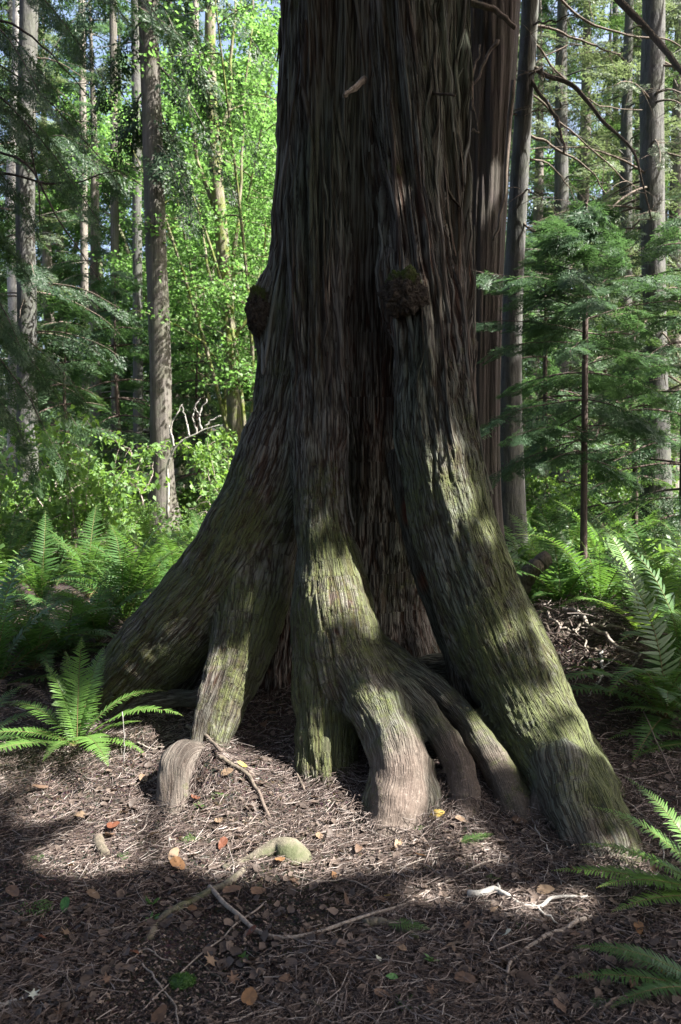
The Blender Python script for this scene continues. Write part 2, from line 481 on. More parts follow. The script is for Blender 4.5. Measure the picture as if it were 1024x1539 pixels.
def build_cedar():
    g = Geo()
    for tb in TUBES:
        V, Q, T = tube(tb['P'], tb['r'], 20, cap=True)
        g.add(V, Q, T)
    me = g.data('trunk', [])
    tmp = link('tmp', me)
    md = tmp.modifiers.new('r', 'REMESH'); md.mode = 'VOXEL'; md.voxel_size = 0.0118; md.adaptivity = 0
    def grab(o):
        dg = bpy.context.evaluated_depsgraph_get()
        e = o.evaluated_get(dg)
        m2 = bpy.data.meshes.new_from_object(e)
        return m2
    m2 = grab(tmp)
    tmp.modifiers.clear()
    n = len(m2.vertices)
    X = np.empty(n * 3, np.float32); m2.vertices.foreach_get('co', X); X = X.reshape(-1, 3).astype(float)
    for it in range(4):
        d, G = cedar_field(X)
        l = np.linalg.norm(G, axis=1)
        X -= G * (np.clip(d, -0.05, 0.05) / np.maximum(l, 0.35))[:, None] * 0.9
    m2.vertices.foreach_set('co', X.astype(np.float32).ravel())
    m2.update()
    tmp.data = m2
    sb = tmp.modifiers.new('s', 'SUBSURF'); sb.levels = 1; sb.render_levels = 1
    m3 = grab(tmp)
    tmp.modifiers.clear()
    n = len(m3.vertices)
    X = np.empty(n * 3, np.float32); m3.vertices.foreach_get('co', X); X = X.reshape(-1, 3).astype(float)
    Nn = np.empty(n * 3, np.float32); m3.vertices.foreach_get('normal', Nn); Nn = Nn.reshape(-1, 3).astype(float)
    d, G, W, near = cedar_field(X, True)
    X -= G * np.clip(d, -0.02, 0.02)[:, None] / np.maximum(np.linalg.norm(G, axis=1), 0.4)[:, None]
    disp = np.zeros(n); crest = np.zeros(n); moss = np.zeros(n); worn = np.zeros(n)
    bark = np.zeros((n, 3)); bw = np.full(n, -1.0)
    for i, (idx, res) in enumerate(near):
        if res is None: continue
        w = W[i, idx]
        sel = w > 0.02
        ii = idx[sel]; w = w[sel]
        if len(ii) == 0: continue
        phi, s, frac = res[2][sel], res[3][sel], res[4][sel]
        tb = TUBES[i]; R = tb['R']
        q = np.stack([R * np.cos(phi), R * np.sin(phi), s], 1) + 3.7 * i
        # strips wander round the stem and run into one another
        low = sstep(-2.5, -1.2, s)                      # down on the flare the strips break into short plates
        sl = s + 2.0 * np.log1p(np.exp((s + 2.0) * 4)) / 4
        wa = 0.055 / R * perlin(q * (2.6, 2.6, 0.6)) + (0.004 + 0.008 * low) / R * perlin(q * (10.0, 10.0, 2.5) + 4) + 0.003 * low / R * perlin(q * (28, 28, 12) + 9)
        ph = phi + wa
        q = np.stack([R * np.cos(ph), R * np.sin(ph), sl], 1) + 3.7 * i
        n0 = perlin(q * (8.0, 8.0, 0.40) + 2)
        n1 = perlin(q * (30, 30, 1.15))
        n2 = perlin(q * (60, 60, 2.6) + 11)
        n3 = perlin(q * (105, 105, 9) + 21)
        h0 = sstep(0.0, 0.32, np.abs(n0))
        h1 = sstep(0.0, 0.26, np.abs(n1))
        h2 = sstep(0.0, 0.34, np.abs(n2))
        up = sstep(1.3, 2.4, X[ii, 2])
        b = tb['bark'] * np.ones(len(ii))
        if tb.get('worn'):
            pass
        if tb.get('worn'):
            fade = sstep(0.25, 0.8, frac) if tb['k'] != 'elbow' else 0.75 * np.ones(len(ii))
            b = b * (1 - 0.80 * fade)
            np.add.at(worn, ii, w * fade)
        if tb['k'] == 'ridge':
            b *= 1 - 0.45 * sstep(0.55, 0.9, frac)
        dd = b * ((0.012 + 0.034 * up) * (h0 - 0.75) + (0.0058 + 0.0105 * up) * (h1 - 0.7) + (0.0042 + 0.0025 * up) * (h2 - 0.7) + 0.0018 * n3)
        cr = b * (0.55 * h1 + 0.45 * h2) + (1 - np.clip(b, 0, 1)) * 0.8
        disp[ii] += w * dd
        crest[ii] += w * cr
        ms = tb.get('moss', 0.12)
        moss[ii] += w * ms
        m = w > bw[ii]
        jj = ii[m]
        bw[jj] = w[m]; bark[jj] = q[m]
    lump = 0.016 * perlin(X * 4.2) + (0.007 + 0.007 * (1 - sstep(0.4, 0.8, X[:, 2]))) * perlin(X * 11 + 3) + 0.004 * (1 - sstep(0.4, 0.8, X[:, 2])) * perlin(X * 24 + 3)
    X = X + Nn * (disp + lump)[:, None]
    # moss likes the low, upward and outward faces
    hgt = 1 - sstep(0.9, 2.2, X[:, 2])
    mm = moss * (0.08 + 0.72 * hgt) + 0.25 * hgt * np.clip(Nn[:, 2], 0, 1) - 0.22 * worn
    mm = np.clip(mm * 0.9 - 0.04 + 0.45 * hgt * np.clip(Nn[:, 0] * 1.2 - 0.2, 0, 1) * (X[:, 0] > 0.6) + 0.42 * (fbm(X * 2.6, 3)) + 0.22 * perlin(X * 14) - 0.05, 0, 1)
    m3.vertices.foreach_set('co', X.astype(np.float32).ravel())
    for k, a in (('crest', crest), ('moss', mm), ('worn', np.clip(worn, 0, 1))):
        m3.attributes.new(k, 'FLOAT', 'POINT').data.foreach_set('value', a.astype(np.float32))
    red = np.zeros(n)
    for u, v, Y, rr in ((432, 790, 4.6, .10), (425, 850, 4.6, .08), (507, 610, 4.4, .045), (510, 660, 4.35, .045), (612, 770, 4.3, .05), (640, 870, 4.25, .05), (604, 500, 4.35, .07), (350, 890, 4.45, .06), (800, 1190, 3.5, .05)):
        dv = (X - at(u, v, Y)) / np.array([1, 1, 1.8])
        red += np.exp(-(dv ** 2).sum(1) / rr ** 2)
    m3.attributes.new('red', 'FLOAT', 'POINT').data.foreach_set('value', np.clip(red, 0, 1).astype(np.float32))
    m3.attributes.new('bark', 'FLOAT_VECTOR', 'POINT').data.foreach_set('vector', bark.astype(np.float32).ravel())
    m3.polygons.foreach_set('use_smooth', np.ones(len(m3.polygons), bool))
    m3.materials.clear()
    m3.materials.append(MAT['cedar'])
    m3.update()
    bpy.data.objects.remove(tmp)
    print('cedar verts', n)
    return m3

def loose_bark(root):
    """long peeling strips of bark, raised a little off the trunk they hang from"""
    r = np.random.default_rng(77)
    off = np.array([TREE[0], TREE[1], 0])
    Vs = []; Qs = []; At = []; n0 = 0
    pick = [i for i, tb in enumerate(TUBES) if tb['k'] in ('left', 'cen', 'mid', 'ridge', 'rcol', 'rcol2', 'core', 'strip', 'strip2')]
    made = 0
    while made < 140:
        tb = TUBES[pick[r.integers(len(pick))]]
        P, rad = tb['P'], tb['r']
        k0 = r.integers(1, len(P) - 2); z = P[k0][2]
        if z < 2.0 or z > 5.4: continue
        ln = r.uniform(.25, 1.3) * (0.6 if z < 2.3 else 1)
        phi = r.uniform(0, 6.283)
        seg = tb['s']; s0 = seg[k0]; ss = np.linspace(s0, min(s0 + ln, seg[-1]), 15)
        if ss[-1] - ss[0] < .15: continue
        wob = phi + .05 / tb['R'] * perlin(np.stack([ss * 1.5 + made, ss * 0, ss * 0], 1)) + r.normal() * .06 * (ss - s0) / tb['R']
        C = np.stack([np.interp(ss, seg, P[:, i]) for i in range(3)], 1); R = np.interp(ss, seg, rad)
        Nn = np.stack([np.interp(ss, seg, tb['N'][:, i]) for i in range(3)], 1); Bb = np.stack([np.interp(ss, seg, tb['B'][:, i]) for i in range(3)], 1)
        dr = np.cos(wob)[:, None] * Nn + np.sin(wob)[:, None] * Bb
        X = C + dr * (R + .03)[:, None] - off
        if dr[:, 1].mean() > 0.25: continue
        pts = []; nrm = []
        for p, d in zip(X, dr):
            ok, loc, nn, fi = GIANT.closest_point_on_mesh(Vector(p))
            pts.append(loc[:]); nrm.append(d)
        pts = np.array(pts); nrm = np.array(nrm)
        if np.abs(pts - X).max() > .09: continue
        t = np.linspace(0, 1, 15)
        for q_ in range(2):
            pts[1:-1] = (pts[:-2] + 2 * pts[1:-1] + pts[2:]) / 4
        lift = .006 + r.uniform(0, .016) * np.abs(2 * t - 1) ** 3 * (t > .5) + r.uniform(0, .008) * (t < .3) * (.3 - t) / .3
        w = r.uniform(.004, .016) * (np.clip(np.minimum(t, 1 - t) * 9, .15, 1)) * (1 + .3 * perlin(np.stack([t * 6 + made, t, t], 1)))
        T = np.gradient(pts, axis=0); T /= np.linalg.norm(T, axis=1, keepdims=True) + 1e-9
        S = np.cross(T, nrm)
        a = pts + nrm * lift[:, None]
        ring = np.stack([a - S * w[:, None] - nrm * .006, a - S * w[:, None] * .7 + nrm * .003, a + S * w[:, None] * .7 + nrm * .004, a + S * w[:, None] - nrm * .006], 1).reshape(-1, 3)
        i4 = np.arange(14)[:, None] * 4; s4 = np.arange(3)[None]
        Qs.append((np.stack([i4 + s4, i4 + s4 + 1, i4 + 4 + s4 + 1, i4 + 4 + s4], -1).reshape(-1, 4)) + n0)
        Vs.append(ring); n0 += len(ring)
        wv = np.tile([-.006, -.003, .003, .006], 15) + made * .37
        At.append(np.stack([wv, wv * 0, np.repeat(ss, 4)], 1))
        made += 1
    V = np.concatenate(Vs); n = len(V)
    k = np.repeat(r.random(made), 60)
    return mesh_data('loose_bark', V, np.concatenate(Qs), [MAT['cedar']], True, None,
                     {'bark': np.concatenate(At), 'crest': 0.35 + .75 * k, 'moss': np.zeros(n), 'worn': np.zeros(n)})

def cedar_material():
    m, t = nt('cedar_bark')
    bv = attr(t, 'bark', True)
    crest = attr(t, 'crest'); moss = attr(t, 'moss'); worn = attr(t, 'worn')
    oc = N(t, 'ShaderNodeTexCoord').outputs['Object']
    fib = noise_tex(t, vscale(t, bv, (130, 130, 5)), 1.0, 4, 0.65, 0.3)
    fib2 = noise_tex(t, vscale(t, bv, (48, 48, 2.2)), 1.0, 3, 0.6, 0.4)
    patch = noise_tex(t, oc, 2.2, 4, 0.6)
    grey = mixc(t, fib, (0.082, 0.076, 0.064), (0.245, 0.225, 0.195))
    red = mixc(t, fib2, (0.018, 0.011, 0.008), (0.105, 0.057, 0.039))
    cf = mth(t, 'ADD', mth(t, 'MULTIPLY', crest, 0.9), mth(t, 'MULTIPLY', mth(t, 'SUBTRACT', fib2, 0.5), 0.8))
    base = mixc(t, ramp(t, cf, [(0.34, (0, 0, 0)), (0.78, (1, 1, 1))]), red, grey)
    # patches where strips have peeled to red inner bark, others greenish with algae
    base = mixc(t, mth(t, 'MULTIPLY', ramp(t, patch, [(0.55, (0, 0, 0)), (0.70, (1, 1, 1))]), 0.45), base, red)
    alg = noise_tex(t, vscale(t, oc, (1.6, 1.6, 0.5)), 1.3, 3, 0.6)
    base = mixc(t, mth(t, 'MULTIPLY', ramp(t, alg, [(0.42, (0, 0, 0)), (0.62, (1, 1, 1))]), 0.6), base, (0.076, 0.104, 0.068))
    rn = mth(t, 'ADD', attr(t, 'red'), mth(t, 'MULTIPLY', mth(t, 'SUBTRACT', fib2, 0.5), 0.9))
    base = mixc(t, ramp(t, rn, [(0.35, (0, 0, 0)), (0.8, (0.85, 0.85, 0.85))]), base, (0.135, 0.042, 0.022))
    # worn smooth root skin
    wn = noise_tex(t, oc, 14, 5, 0.65)
    skin = mixc(t, wn, (0.036, 0.024, 0.019), (0.112, 0.076, 0.062))
    skin = mixc(t, mth(t, 'MULTIPLY', fib, 0.5), skin, (0.12, 0.10, 0.085))
    speck = noise_tex(t, oc, 75, 4, 0.75)
    skin = mixc(t, ramp(t, speck, [(0.54, (0, 0, 0)), (0.64, (1, 1, 1))]), skin, (0.165, 0.13, 0.11))
    wv = mth(t, 'ADD', worn, mth(t, 'MULTIPLY', mth(t, 'SUBTRACT', patch, 0.5), 1.2))
    base = mixc(t, ramp(t, wv, [(0.25, (0, 0, 0)), (0.95, (0.78, 0.78, 0.78))]), base, skin)
    gr = noise_tex(t, vscale(t, bv, (75, 75, 2.4)), 1.0, 2, 0.5, 0.2)
    gr = ramp(t, mth(t, 'ABSOLUTE', mth(t, 'SUBTRACT', gr, 0.5)), [(0.0, (0, 0, 0)), (0.085, (1, 1, 1))])
    crack = mth(t, 'MULTIPLY', mth(t, 'SUBTRACT', 1.0, gr), mth(t, 'SUBTRACT', 0.85, mth(t, 'MULTIPLY', worn, 0.72)))
    base = mixc(t, crack, base, (0.018, 0.011, 0.008))
    mn = noise_tex(t, oc, 34, 4, 0.7)
    mcol = mixc(t, mn, (0.032, 0.043, 0.014), (0.120, 0.135, 0.045))
    mf = mth(t, 'ADD', moss, mth(t, 'MULTIPLY', mth(t, 'SUBTRACT', mn, 0.5), 1.3))
    mf = ramp(t, mf, [(0.22, (0, 0, 0)), (0.66, (1, 1, 1))])
    base = mixc(t, mth(t, 'MULTIPLY', mth(t, 'MULTIPLY', mf, 0.85), mth(t, 'SUBTRACT', 1.0, mth(t, 'MULTIPLY', crack, 0.75))), base, mcol)
    dust = noise_tex(t, oc, 120, 2, 0.5)
    bump = mth(t, 'ADD', mth(t, 'MULTIPLY', fib, mth(t, 'SUBTRACT', 1.0, mth(t, 'MULTIPLY', worn, 0.72))), mth(t, 'MULTIPLY', mth(t, 'MULTIPLY', mn, mf), 0.9))
    bump = mth(t, 'ADD', bump, mth(t, 'MULTIPLY', dust, 0.15))
    gr = mth(t, 'MULTIPLY', gr, mth(t, 'SUBTRACT', 1.0, mth(t, 'MULTIPLY', worn, 0.80)))
    bump = mth(t, 'ADD', bump, mth(t, 'MULTIPLY', gr, 0.8))
    bump = mth(t, 'ADD', bump, mth(t, 'MULTIPLY', fib2, 0.7))
    out_principled(t, base, 0.88, bump, 0.9, 0.012, 0.2)
    return m

def burl(center, rad, squash, seed, name, parent, mat, drop=0.0):
    import bmesh
    bm = bmesh.new(); bmesh.ops.create_icosphere(bm, subdivisions=6, radius=1.0)
    V = np.array([v.co[:] for v in bm.verts]); Fc = np.array([[v.index for v in f.verts] for f in bm.faces]); bm.free()
    d = 1 + 0.30 * perlin(V * 1.6 + seed) + 0.20 * np.abs(perlin(V * 3.6 + seed)) + 0.12 * perlin(V * 8 + seed) + 0.06 * perlin(V * 19 + seed) + 0.03 * perlin(V * 37)
    X = V * d[:, None] * np.asarray(squash) * rad
    n = V[:, 2] + 0.6 * perlin(V * 3 + 1)
    me = mesh_data(name, X, Fc, [mat], True, None, {'moss': np.clip(sstep(0.3, 0.9, n), 0, 1)})
    return link(name, me, parent, center)

def burl_material():
    m, t = nt('burl_bark')
    oc = N(t, 'ShaderNodeTexCoord').outputs['Object']
    n1 = noise_tex(t, oc, 42, 5, 0.75, 0.8)
    col = ramp(t, n1, [(0.35, (0.020, 0.015, 0.012)), (0.72, (0.105, 0.085, 0.068))])
    mn = noise_tex(t, oc, 60, 4, 0.7)
    mcol = mixc(t, mn, (0.02, 0.035, 0.006), (0.10, 0.13, 0.025))
    col = mixc(t, mth(t, 'MULTIPLY', attr(t, 'moss'), 0.9), col, mcol)
    out_principled(t, col, 0.95, n1, 1.0, 0.02, 0.15)
    return m
# ------------------------------------------------------------------ camera, sky and sun
SUN_EL = math.radians(50)
SUN_AZ = math.atan2(0.96, -0.28)          # from +Y towards +X
SUN = np.array([math.sin(SUN_AZ) * math.cos(SUN_EL), math.cos(SUN_AZ) * math.cos(SUN_EL), math.sin(SUN_EL)])

def setup():
    cam = bpy.data.cameras.new('camera')
    cam.sensor_fit = 'VERTICAL'; cam.sensor_height = 36.0
    cam.lens = 36.0 * F / 1539.0
    cam.clip_end = 400; cam.clip_start = 0.05
    cam.dof.use_dof = True; cam.dof.focus_distance = 4.2; cam.dof.aperture_fstop = 5.0
    co = bpy.data.objects.new('camera', cam); COL.objects.link(co)
    co.location = CAM; co.rotation_euler = (math.pi / 2 - PITCH, 0, 0)
    scene.camera = co
    w = bpy.data.worlds.new('World'); scene.world = w; w.use_nodes = True
    t = w.node_tree; t.nodes.clear()
    sky = N(t, 'ShaderNodeTexSky'); sky.sky_type = 'NISHITA'; sky.sun_disc = False
    sky.sun_elevation = SUN_EL; sky.sun_rotation = SUN_AZ
    sky.air_density = 0.8; sky.dust_density = 6.0; sky.ozone_density = 0.3
    bg = N(t, 'ShaderNodeBackground', ins={'Strength': 0.09})
    o = N(t, 'ShaderNodeOutputWorld')
    t.links.new(sky.outputs[0], bg.inputs[0]); t.links.new(bg.outputs[0], o.inputs[0])
    sl = bpy.data.lights.new('sun', 'SUN'); sl.energy = 5.0; sl.angle = math.radians(0.5); sl.color = (1.0, 0.965, 0.905)
    so = bpy.data.objects.new('sun', sl); COL.objects.link(so)
    so.rotation_euler = Vector(-SUN).to_track_quat('-Z', 'Y').to_euler()
    so.location = (6, -4, 12)
    vs = scene.view_settings
    vs.view_transform = 'Standard'; vs.look = 'None'; vs.gamma = 1; vs.use_curve_mapping = False
    vs.exposure = 2.45
    c = scene.cycles
    c.max_bounces = 7; c.diffuse_bounces = 4; c.glossy_bounces = 2; c.transmission_bounces = 5; c.transparent_max_bounces = 4
    c.sample_clamp_indirect = 6; c.sample_clamp_direct = 0; c.caustics_reflective = False; c.caustics_refractive = False
    c.use_denoising = True
    try:
        c.denoiser = 'OPENIMAGEDENOISE'; c.denoising_input_passes = 'RGB_ALBEDO_NORMAL'; c.denoising_prefilter = 'ACCURATE'
    except Exception:
        pass

# ------------------------------------------------------------------ ground
def ground_material():
    m, t = nt('forest_soil')
    oc = N(t, 'ShaderNodeTexCoord').outputs['Object']
    a = noise_tex(t, oc, 3.0, 5, 0.65)
    b = noise_tex(t, oc, 60, 5, 0.75, 0.5)
    c = noise_tex(t, oc, 0.6, 3, 0.5)
    vor = N(t, 'ShaderNodeTexVoronoi', ins={'Scale': 95.0}); t.links.new(oc, vor.inputs['Vector'])
    col = mixc(t, b, (0.015, 0.012, 0.0105), (0.060, 0.047, 0.041))
    col = mixc(t, mth(t, 'MULTIPLY', ramp(t, a, [(0.45, (0, 0, 0)), (0.65, (1, 1, 1))]), 0.5), col, (0.075, 0.052, 0.043))
    col = mixc(t, 0.35, col, vor.outputs['Color'], 'SOFT_LIGHT')
    far = mth(t, 'MULTIPLY', ramp(t, c, [(0.4, (0, 0, 0)), (0.6, (1, 1, 1))]), 0.25)
    col = mixc(t, far, col, (0.045, 0.05, 0.022))
    h = mth(t, 'ADD', b, mth(t, 'MULTIPLY', vor.outputs['Distance'], 0.5))
    out_principled(t, col, 0.95, h, 1.0, 0.02, 0.15)
    return m

def build_ground():
    def warp(n, near, far):
        s = np.linspace(-1, 1, n)
        return np.sign(s) * (near * np.abs(s) + (far - near) * np.abs(s) ** 6)
    xs = warp(381, 4.6, 70)
    t = np.linspace(-0.35, 1, 460)
    ys = 1.2 + np.where(t < 0, -np.abs(t / 0.35) ** 2.2 * 14 + t * 2.0, t * 10.0 + 75 * np.abs(t) ** 6)
    XX, YY = np.meshgrid(xs, ys, indexing='ij')
    Z = gz(XX, YY)
    V = np.stack([XX, YY, Z], -1).reshape(-1, 3)
    nx, ny = len(xs), len(ys)
    i = np.arange(nx - 1)[:, None] * ny; j = np.arange(ny - 1)[None, :]
    Q = np.stack([i + j, i + ny + j, i + ny + j + 1, i + j + 1], -1).reshape(-1, 4)
    o = link('ground', mesh_data('ground', V, Q, [MAT['soil']], True))
    tag(o, 'brown forest floor of bare soil rising gently behind the giant cedar', 'ground', kind='structure')

# ------------------------------------------------------------------ litter: more twigs than anyone could count
def frustum_points(n, y0, y1, power=1.0, marg=0.25):
    """random ground points in view, more of them near the camera"""
    u = rng.random(n)
    y = (y0 ** -power + u * (y1 ** -power - y0 ** -power)) ** (-1 / power)
    half = y * (512 / F) + marg
    x = (rng.random(n) * 2 - 1) * half
    return x, y

def inside_cedar(x, y):
    z = gz(x, y)
    d, _ = cedar_field(np.stack([x, y, z + 0.02], 1))
    return d < 0.01

def litter_material(name, stops, rough=0.85):
    m, t = nt(name)
    r = attr(t, 'rnd')
    col = ramp(t, r, stops)
    oc = N(t, 'ShaderNodeTexCoord').outputs['Object']
    n = noise_tex(t, oc, 90, 3, 0.6)
    col = mixc(t, mth(t, 'MULTIPLY', n, 0.5), col, (0.05, 0.035, 0.03))
    out_principled(t, col, rough, n, 0.5, 0.002, 0.2)
    return m

def build_litter():
    g = Geo()
    # fine twigs: roof-shaped slivers, two bent segments each
    n = 84000
    x, y = frustum_points(n, 2.0, 7.5, 1.1)
    dens = 0.60 + 0.9 * fbm(np.stack([x * 1.1, y * 1.1, x * 0], 1), 2) + 0.5 * sstep(2.6, 3.4, y) - 0.25 * (x < 0) * (1 - sstep(2.7, 3.2, y))
    keep = ~inside_cedar(x, y) & (rng.random(n) < dens); x, y = x[keep], y[keep]; n = len(x)
    # needles and twigs bank up where the roots enter the soil
    bx, by = rng.uniform(-1.6, 1.5, 90000), rng.uniform(2.95, 5.2, 90000)
    bd, _ = cedar_field(np.stack([bx, by, gz(bx, by) + 0.02], 1))
    bk = (bd > -0.012) & (bd < 0.09) & (rng.random(90000) < np.exp(-np.maximum(bd, 0) / 0.035))
    bx, by, bd = bx[bk][:16000], by[bk][:16000], bd[bk][:16000]
    bank = np.concatenate([np.zeros(n), 0.035 * np.exp(-np.maximum(bd, 0) / 0.02)])
    x, y = np.concatenate([x, bx]), np.concatenate([y, by]); n = len(x)
    L = 0.018 + 0.068 * rng.random(n) ** 2.2 + 0.12 * (rng.random(n) < 0.04)
    th = rng.random(n) * np.pi * 2
    d = np.stack([np.cos(th), np.sin(th)], 1)
    bend = rng.normal(size=n) * 0.25
    w = (0.00062 + 0.0009 * rng.random(n) ** 2) * (0.8 + 0.35 * np.sqrt(y / 3))
    lift = rng.random(n) ** 2 * 0.018 + bank * rng.random(n)
    tilt = rng.normal(size=n) * 0.12
    pts = []
    for s in (-0.5, 0.0, 0.5):
        px = x + d[:, 0] * L * s - d[:, 1] * bend * L * (s * s)
        py = y + d[:, 1] * L * s + d[:, 0] * bend * L * (s * s)
        pz = gz(px, py) + 0.002 + lift + np.maximum(0, tilt * s * L + 0.001)
        pts.append(np.stack([px, py, pz], 1))
    side = np.stack([-d[:, 1], d[:, 0], np.zeros(n)], 1) * w[:, None]
    up = np.array([0, 0, 1.0])[None] * (w * 1.3)[:, None]
    V = []
    for k, p in enumerate(pts):
        q = 0.7 if k == 2 else 1.0
        V += [p + side * q, p + up * q, p - side * q]
    V = np.stack(V, 1).reshape(-1, 3)
    Q = np.array([[0, 3, 4, 1], [1, 4, 5, 2], [3, 6, 7, 4], [4, 7, 8, 5]])
    g.add(V, rep_faces(Q, 9, n), r=np.repeat(rng.random(n), 9))
    o = link('twig_litter', g.data('twig_litter', [MAT['twig']], False))
    tag(o, 'fine brown dead twigs and needles carpeting the forest floor', 'twigs', kind='stuff')
    # crumbs of bark and leaf
    g = Geo()
    n = 80000
    x, y = frustum_points(n, 2.0, 7.0, 1.3)
    keep = ~inside_cedar(x, y); x, y = x[keep], y[keep]; n = len(x)
    s = (0.003 + 0.009 * rng.random(n) ** 3)
    nrm = unit(np.stack([rng.normal(size=n) * 0.45, rng.normal(size=n) * 0.45, np.ones(n)], 1))
    th = rng.random(n) * 6.283
    M = basis(np.stack([np.cos(th), np.sin(th), rng.normal(size=n) * 0.3], 1), nrm) * s[:, None, None]
    tV = np.array([[-1, -0.2, 0], [-0.2, -0.55, 0.15], [1, 0.1, 0.05], [0.1, 0.6, 0.2], [0, 0, 0.45]])
    P = np.stack([x, y, gz(x, y) + 0.003], 1)
    T = np.array([[0, 1, 4], [1, 2, 4], [2, 3, 4], [3, 0, 4]])
    g.add(scatter(tV, M, P), None, rep_faces(T, 5, n), r=np.repeat(rng.random(n), 5))
    o = link('bark_crumbs', g.data('bark_crumbs', [MAT['crumb']], False))
    # torn brown scraps of last year's leaves
    g2 = Geo()
    n = 5200
    x, y = frustum_points(n, 2.0, 7.0, 1.1)
    keep = ~inside_cedar(x, y) & (fbm(np.stack([x * 1.6, y * 1.6, x * 0 + 7], 1), 2) + 0.35 * x > -0.25); x, y = x[keep], y[keep]; n = len(x)
    s = 0.008 + 0.016 * rng.random(n) ** 1.6
    nrm = unit(np.stack([rng.normal(size=n) * 0.4, rng.normal(size=n) * 0.4, np.ones(n)], 1))
    th = rng.random(n) * 6.283
    M = basis(np.stack([np.cos(th), np.sin(th), rng.normal(size=n) * 0.3], 1), nrm) * s[:, None, None]
    tV = np.array([[0, 0, -.1], [1, .05, .15], [.55, .7, .02], [-.1, .55, .2], [-.95, .35, 0], [-.7, -.4, .2], [0, -.75, .05], [.6, -.45, .22]])
    T = np.array([[0, i, i % 7 + 1] for i in range(1, 8)])
    g2.add(scatter(tV, M, np.stack([x, y, gz(x, y) + 0.012], 1)), None, rep_faces(T, 8, n), r=np.repeat(rng.random(n), 8))
    o2 = link('leaf_scraps', g2.data('leaf_scraps', [MAT['scrap']], True))
    tag(o2, 'torn brown scraps of old leaves among the twigs', 'leaf litter', kind='stuff')
    tag(o, 'crumbled bark, needles and leaf scraps strewn over the soil', 'litter', kind='stuff')

# ------------------------------------------------------------------ unseen shade trees added to block the sun, gaps left for sun spots
def sunspots():
    """chosen places the added canopy leaves open to the sun: (point, radius)"""
    S = []
    def a(u, v, Y, r): S.append((at(u, v, Y), r))
    def gnd(u, v, r): S.append((on_ground(u, v), r * 1.12 + 0.03))
    for u, v, Y, r in [
        (682, 672, 3.98, .07), (692, 705, 3.95, .085), (706, 745, 3.95, .06), (730, 800, 3.95, .05),
        (512, 800, 4.02, .045), (522, 845, 3.98, .075), (535, 890, 3.95, .085), (556, 930, 3.95, .06), (500, 760, 4.1, .03),
        (800, 940, 3.88, .06), (822, 990, 3.8, .07), (848, 1040, 3.74, .075), (870, 1085, 3.68, .085), (880, 1130, 3.6, .085), (895, 1165, 3.55, .05),
        (790, 880, 3.95, .03), (770, 840, 3.98, .03),
        (610, 1100, 3.55, .05), (628, 1150, 3.45, .07), (620, 1200, 3.4, .07), (690, 1130, 3.65, .07), (700, 1190, 3.6, .07), (740, 1140, 3.7, .05), (770, 1200, 3.6, .05), (660, 1060, 3.85, .045),
        (325, 1050, 4.05, .07), (322, 1100, 4.0, .06), (262, 1130, 3.85, .10), (262, 1180, 3.8, .09), (245, 955, 4.2, .05),
        (497, 250, 4.5, .002), (499, 300, 4.48, .004), (502, 350, 4.46, .006), (503, 400, 4.44, .006), (506, 450, 4.42, .002), (507, 640, 4.3, .0), (511, 420, 4.5, .0), (501, 330, 4.46, .014), (504, 425, 4.43, .014), (985, 1250, 3.0, .09), (960, 1290, 2.95, .06),
        (690, 20, 4.85, .015), (691, 70, 4.85, .015), (690, 120, 4.85, .008), (652, 80, 4.68, .006), (652, 125, 4.68, .004), (600, 265, 4.4, .0),
        (655, 350, 4.25, .012), (664, 400, 4.2, .022), (670, 450, 4.2, .022), (640, 310, 4.3, .005), (668, 500, 4.15, .012),
        (800, 1180, 3.55, .06), (840, 1170, 3.55, .06),
        (80, 1060, 3.85, .20), (130, 1040, 3.9, .22), (190, 1060, 3.9, .22), (240, 1060, 3.9, .16), (110, 1000, 3.95, .14),
        (962, 880, 4.9, .14), (945, 850, 5.0, .10), (980, 930, 4.8, .08), (870, 830, 5.6, .05), (900, 910, 5.6, .06)]:
        a(u, v, Y, r)
    for u, v, r in [(110, 1150, .26), (190, 1150, .30), (270, 1180, .30), (340, 1205, .28), (420, 1210, .26), (490, 1225, .22), (250, 1250, .21), (160, 1275, .14), (110, 1290, .09),
                    (350, 1268, .18), (420, 1278, .17), (480, 1268, .14), (300, 1250, .2), (540, 1255, .13), (600, 1262, .13), (655, 1255, .1), (700, 1275, .07), (30, 1170, .10), (60, 1215, .1), (200, 1225, .1),
                    (765, 1358, .055), (820, 1362, .05), (705, 1348, .02), (860, 1352, .02), (560, 1300, .04), (640, 1345, .03), (680, 1050, .07), (700, 1035, .06), (850, 950, .1), (830, 940, .08), (930, 980, .05)]:
        gnd(u, v, r)
    for u, v, Y, r in [(110, 880, 6.5, .2), (180, 900, 6.2, .22), (60, 920, 6.5, .2), (20, 940, 6.0, .2), (260, 860, 7.5, .2), (330, 800, 8, .15), (140, 960, 5.6, .1)]:
        a(u, v, Y, r)
    return S

def meets(P, axis, rad, top, low=0.0):
    """does the sun ray through P pass a round trunk standing at axis"""
    P = np.atleast_2d(P)
    h = SUN[:2] / np.linalg.norm(SUN[:2])
    r = np.asarray(axis) - P[:, :2]
    al = r @ h
    d = np.abs(r[:, 0] * h[1] - r[:, 1] * h[0])
    z = P[:, 2] + al * SUN[2] / np.linalg.norm(SUN[:2])
    return (d < rad) & (z > low) & (z < top)

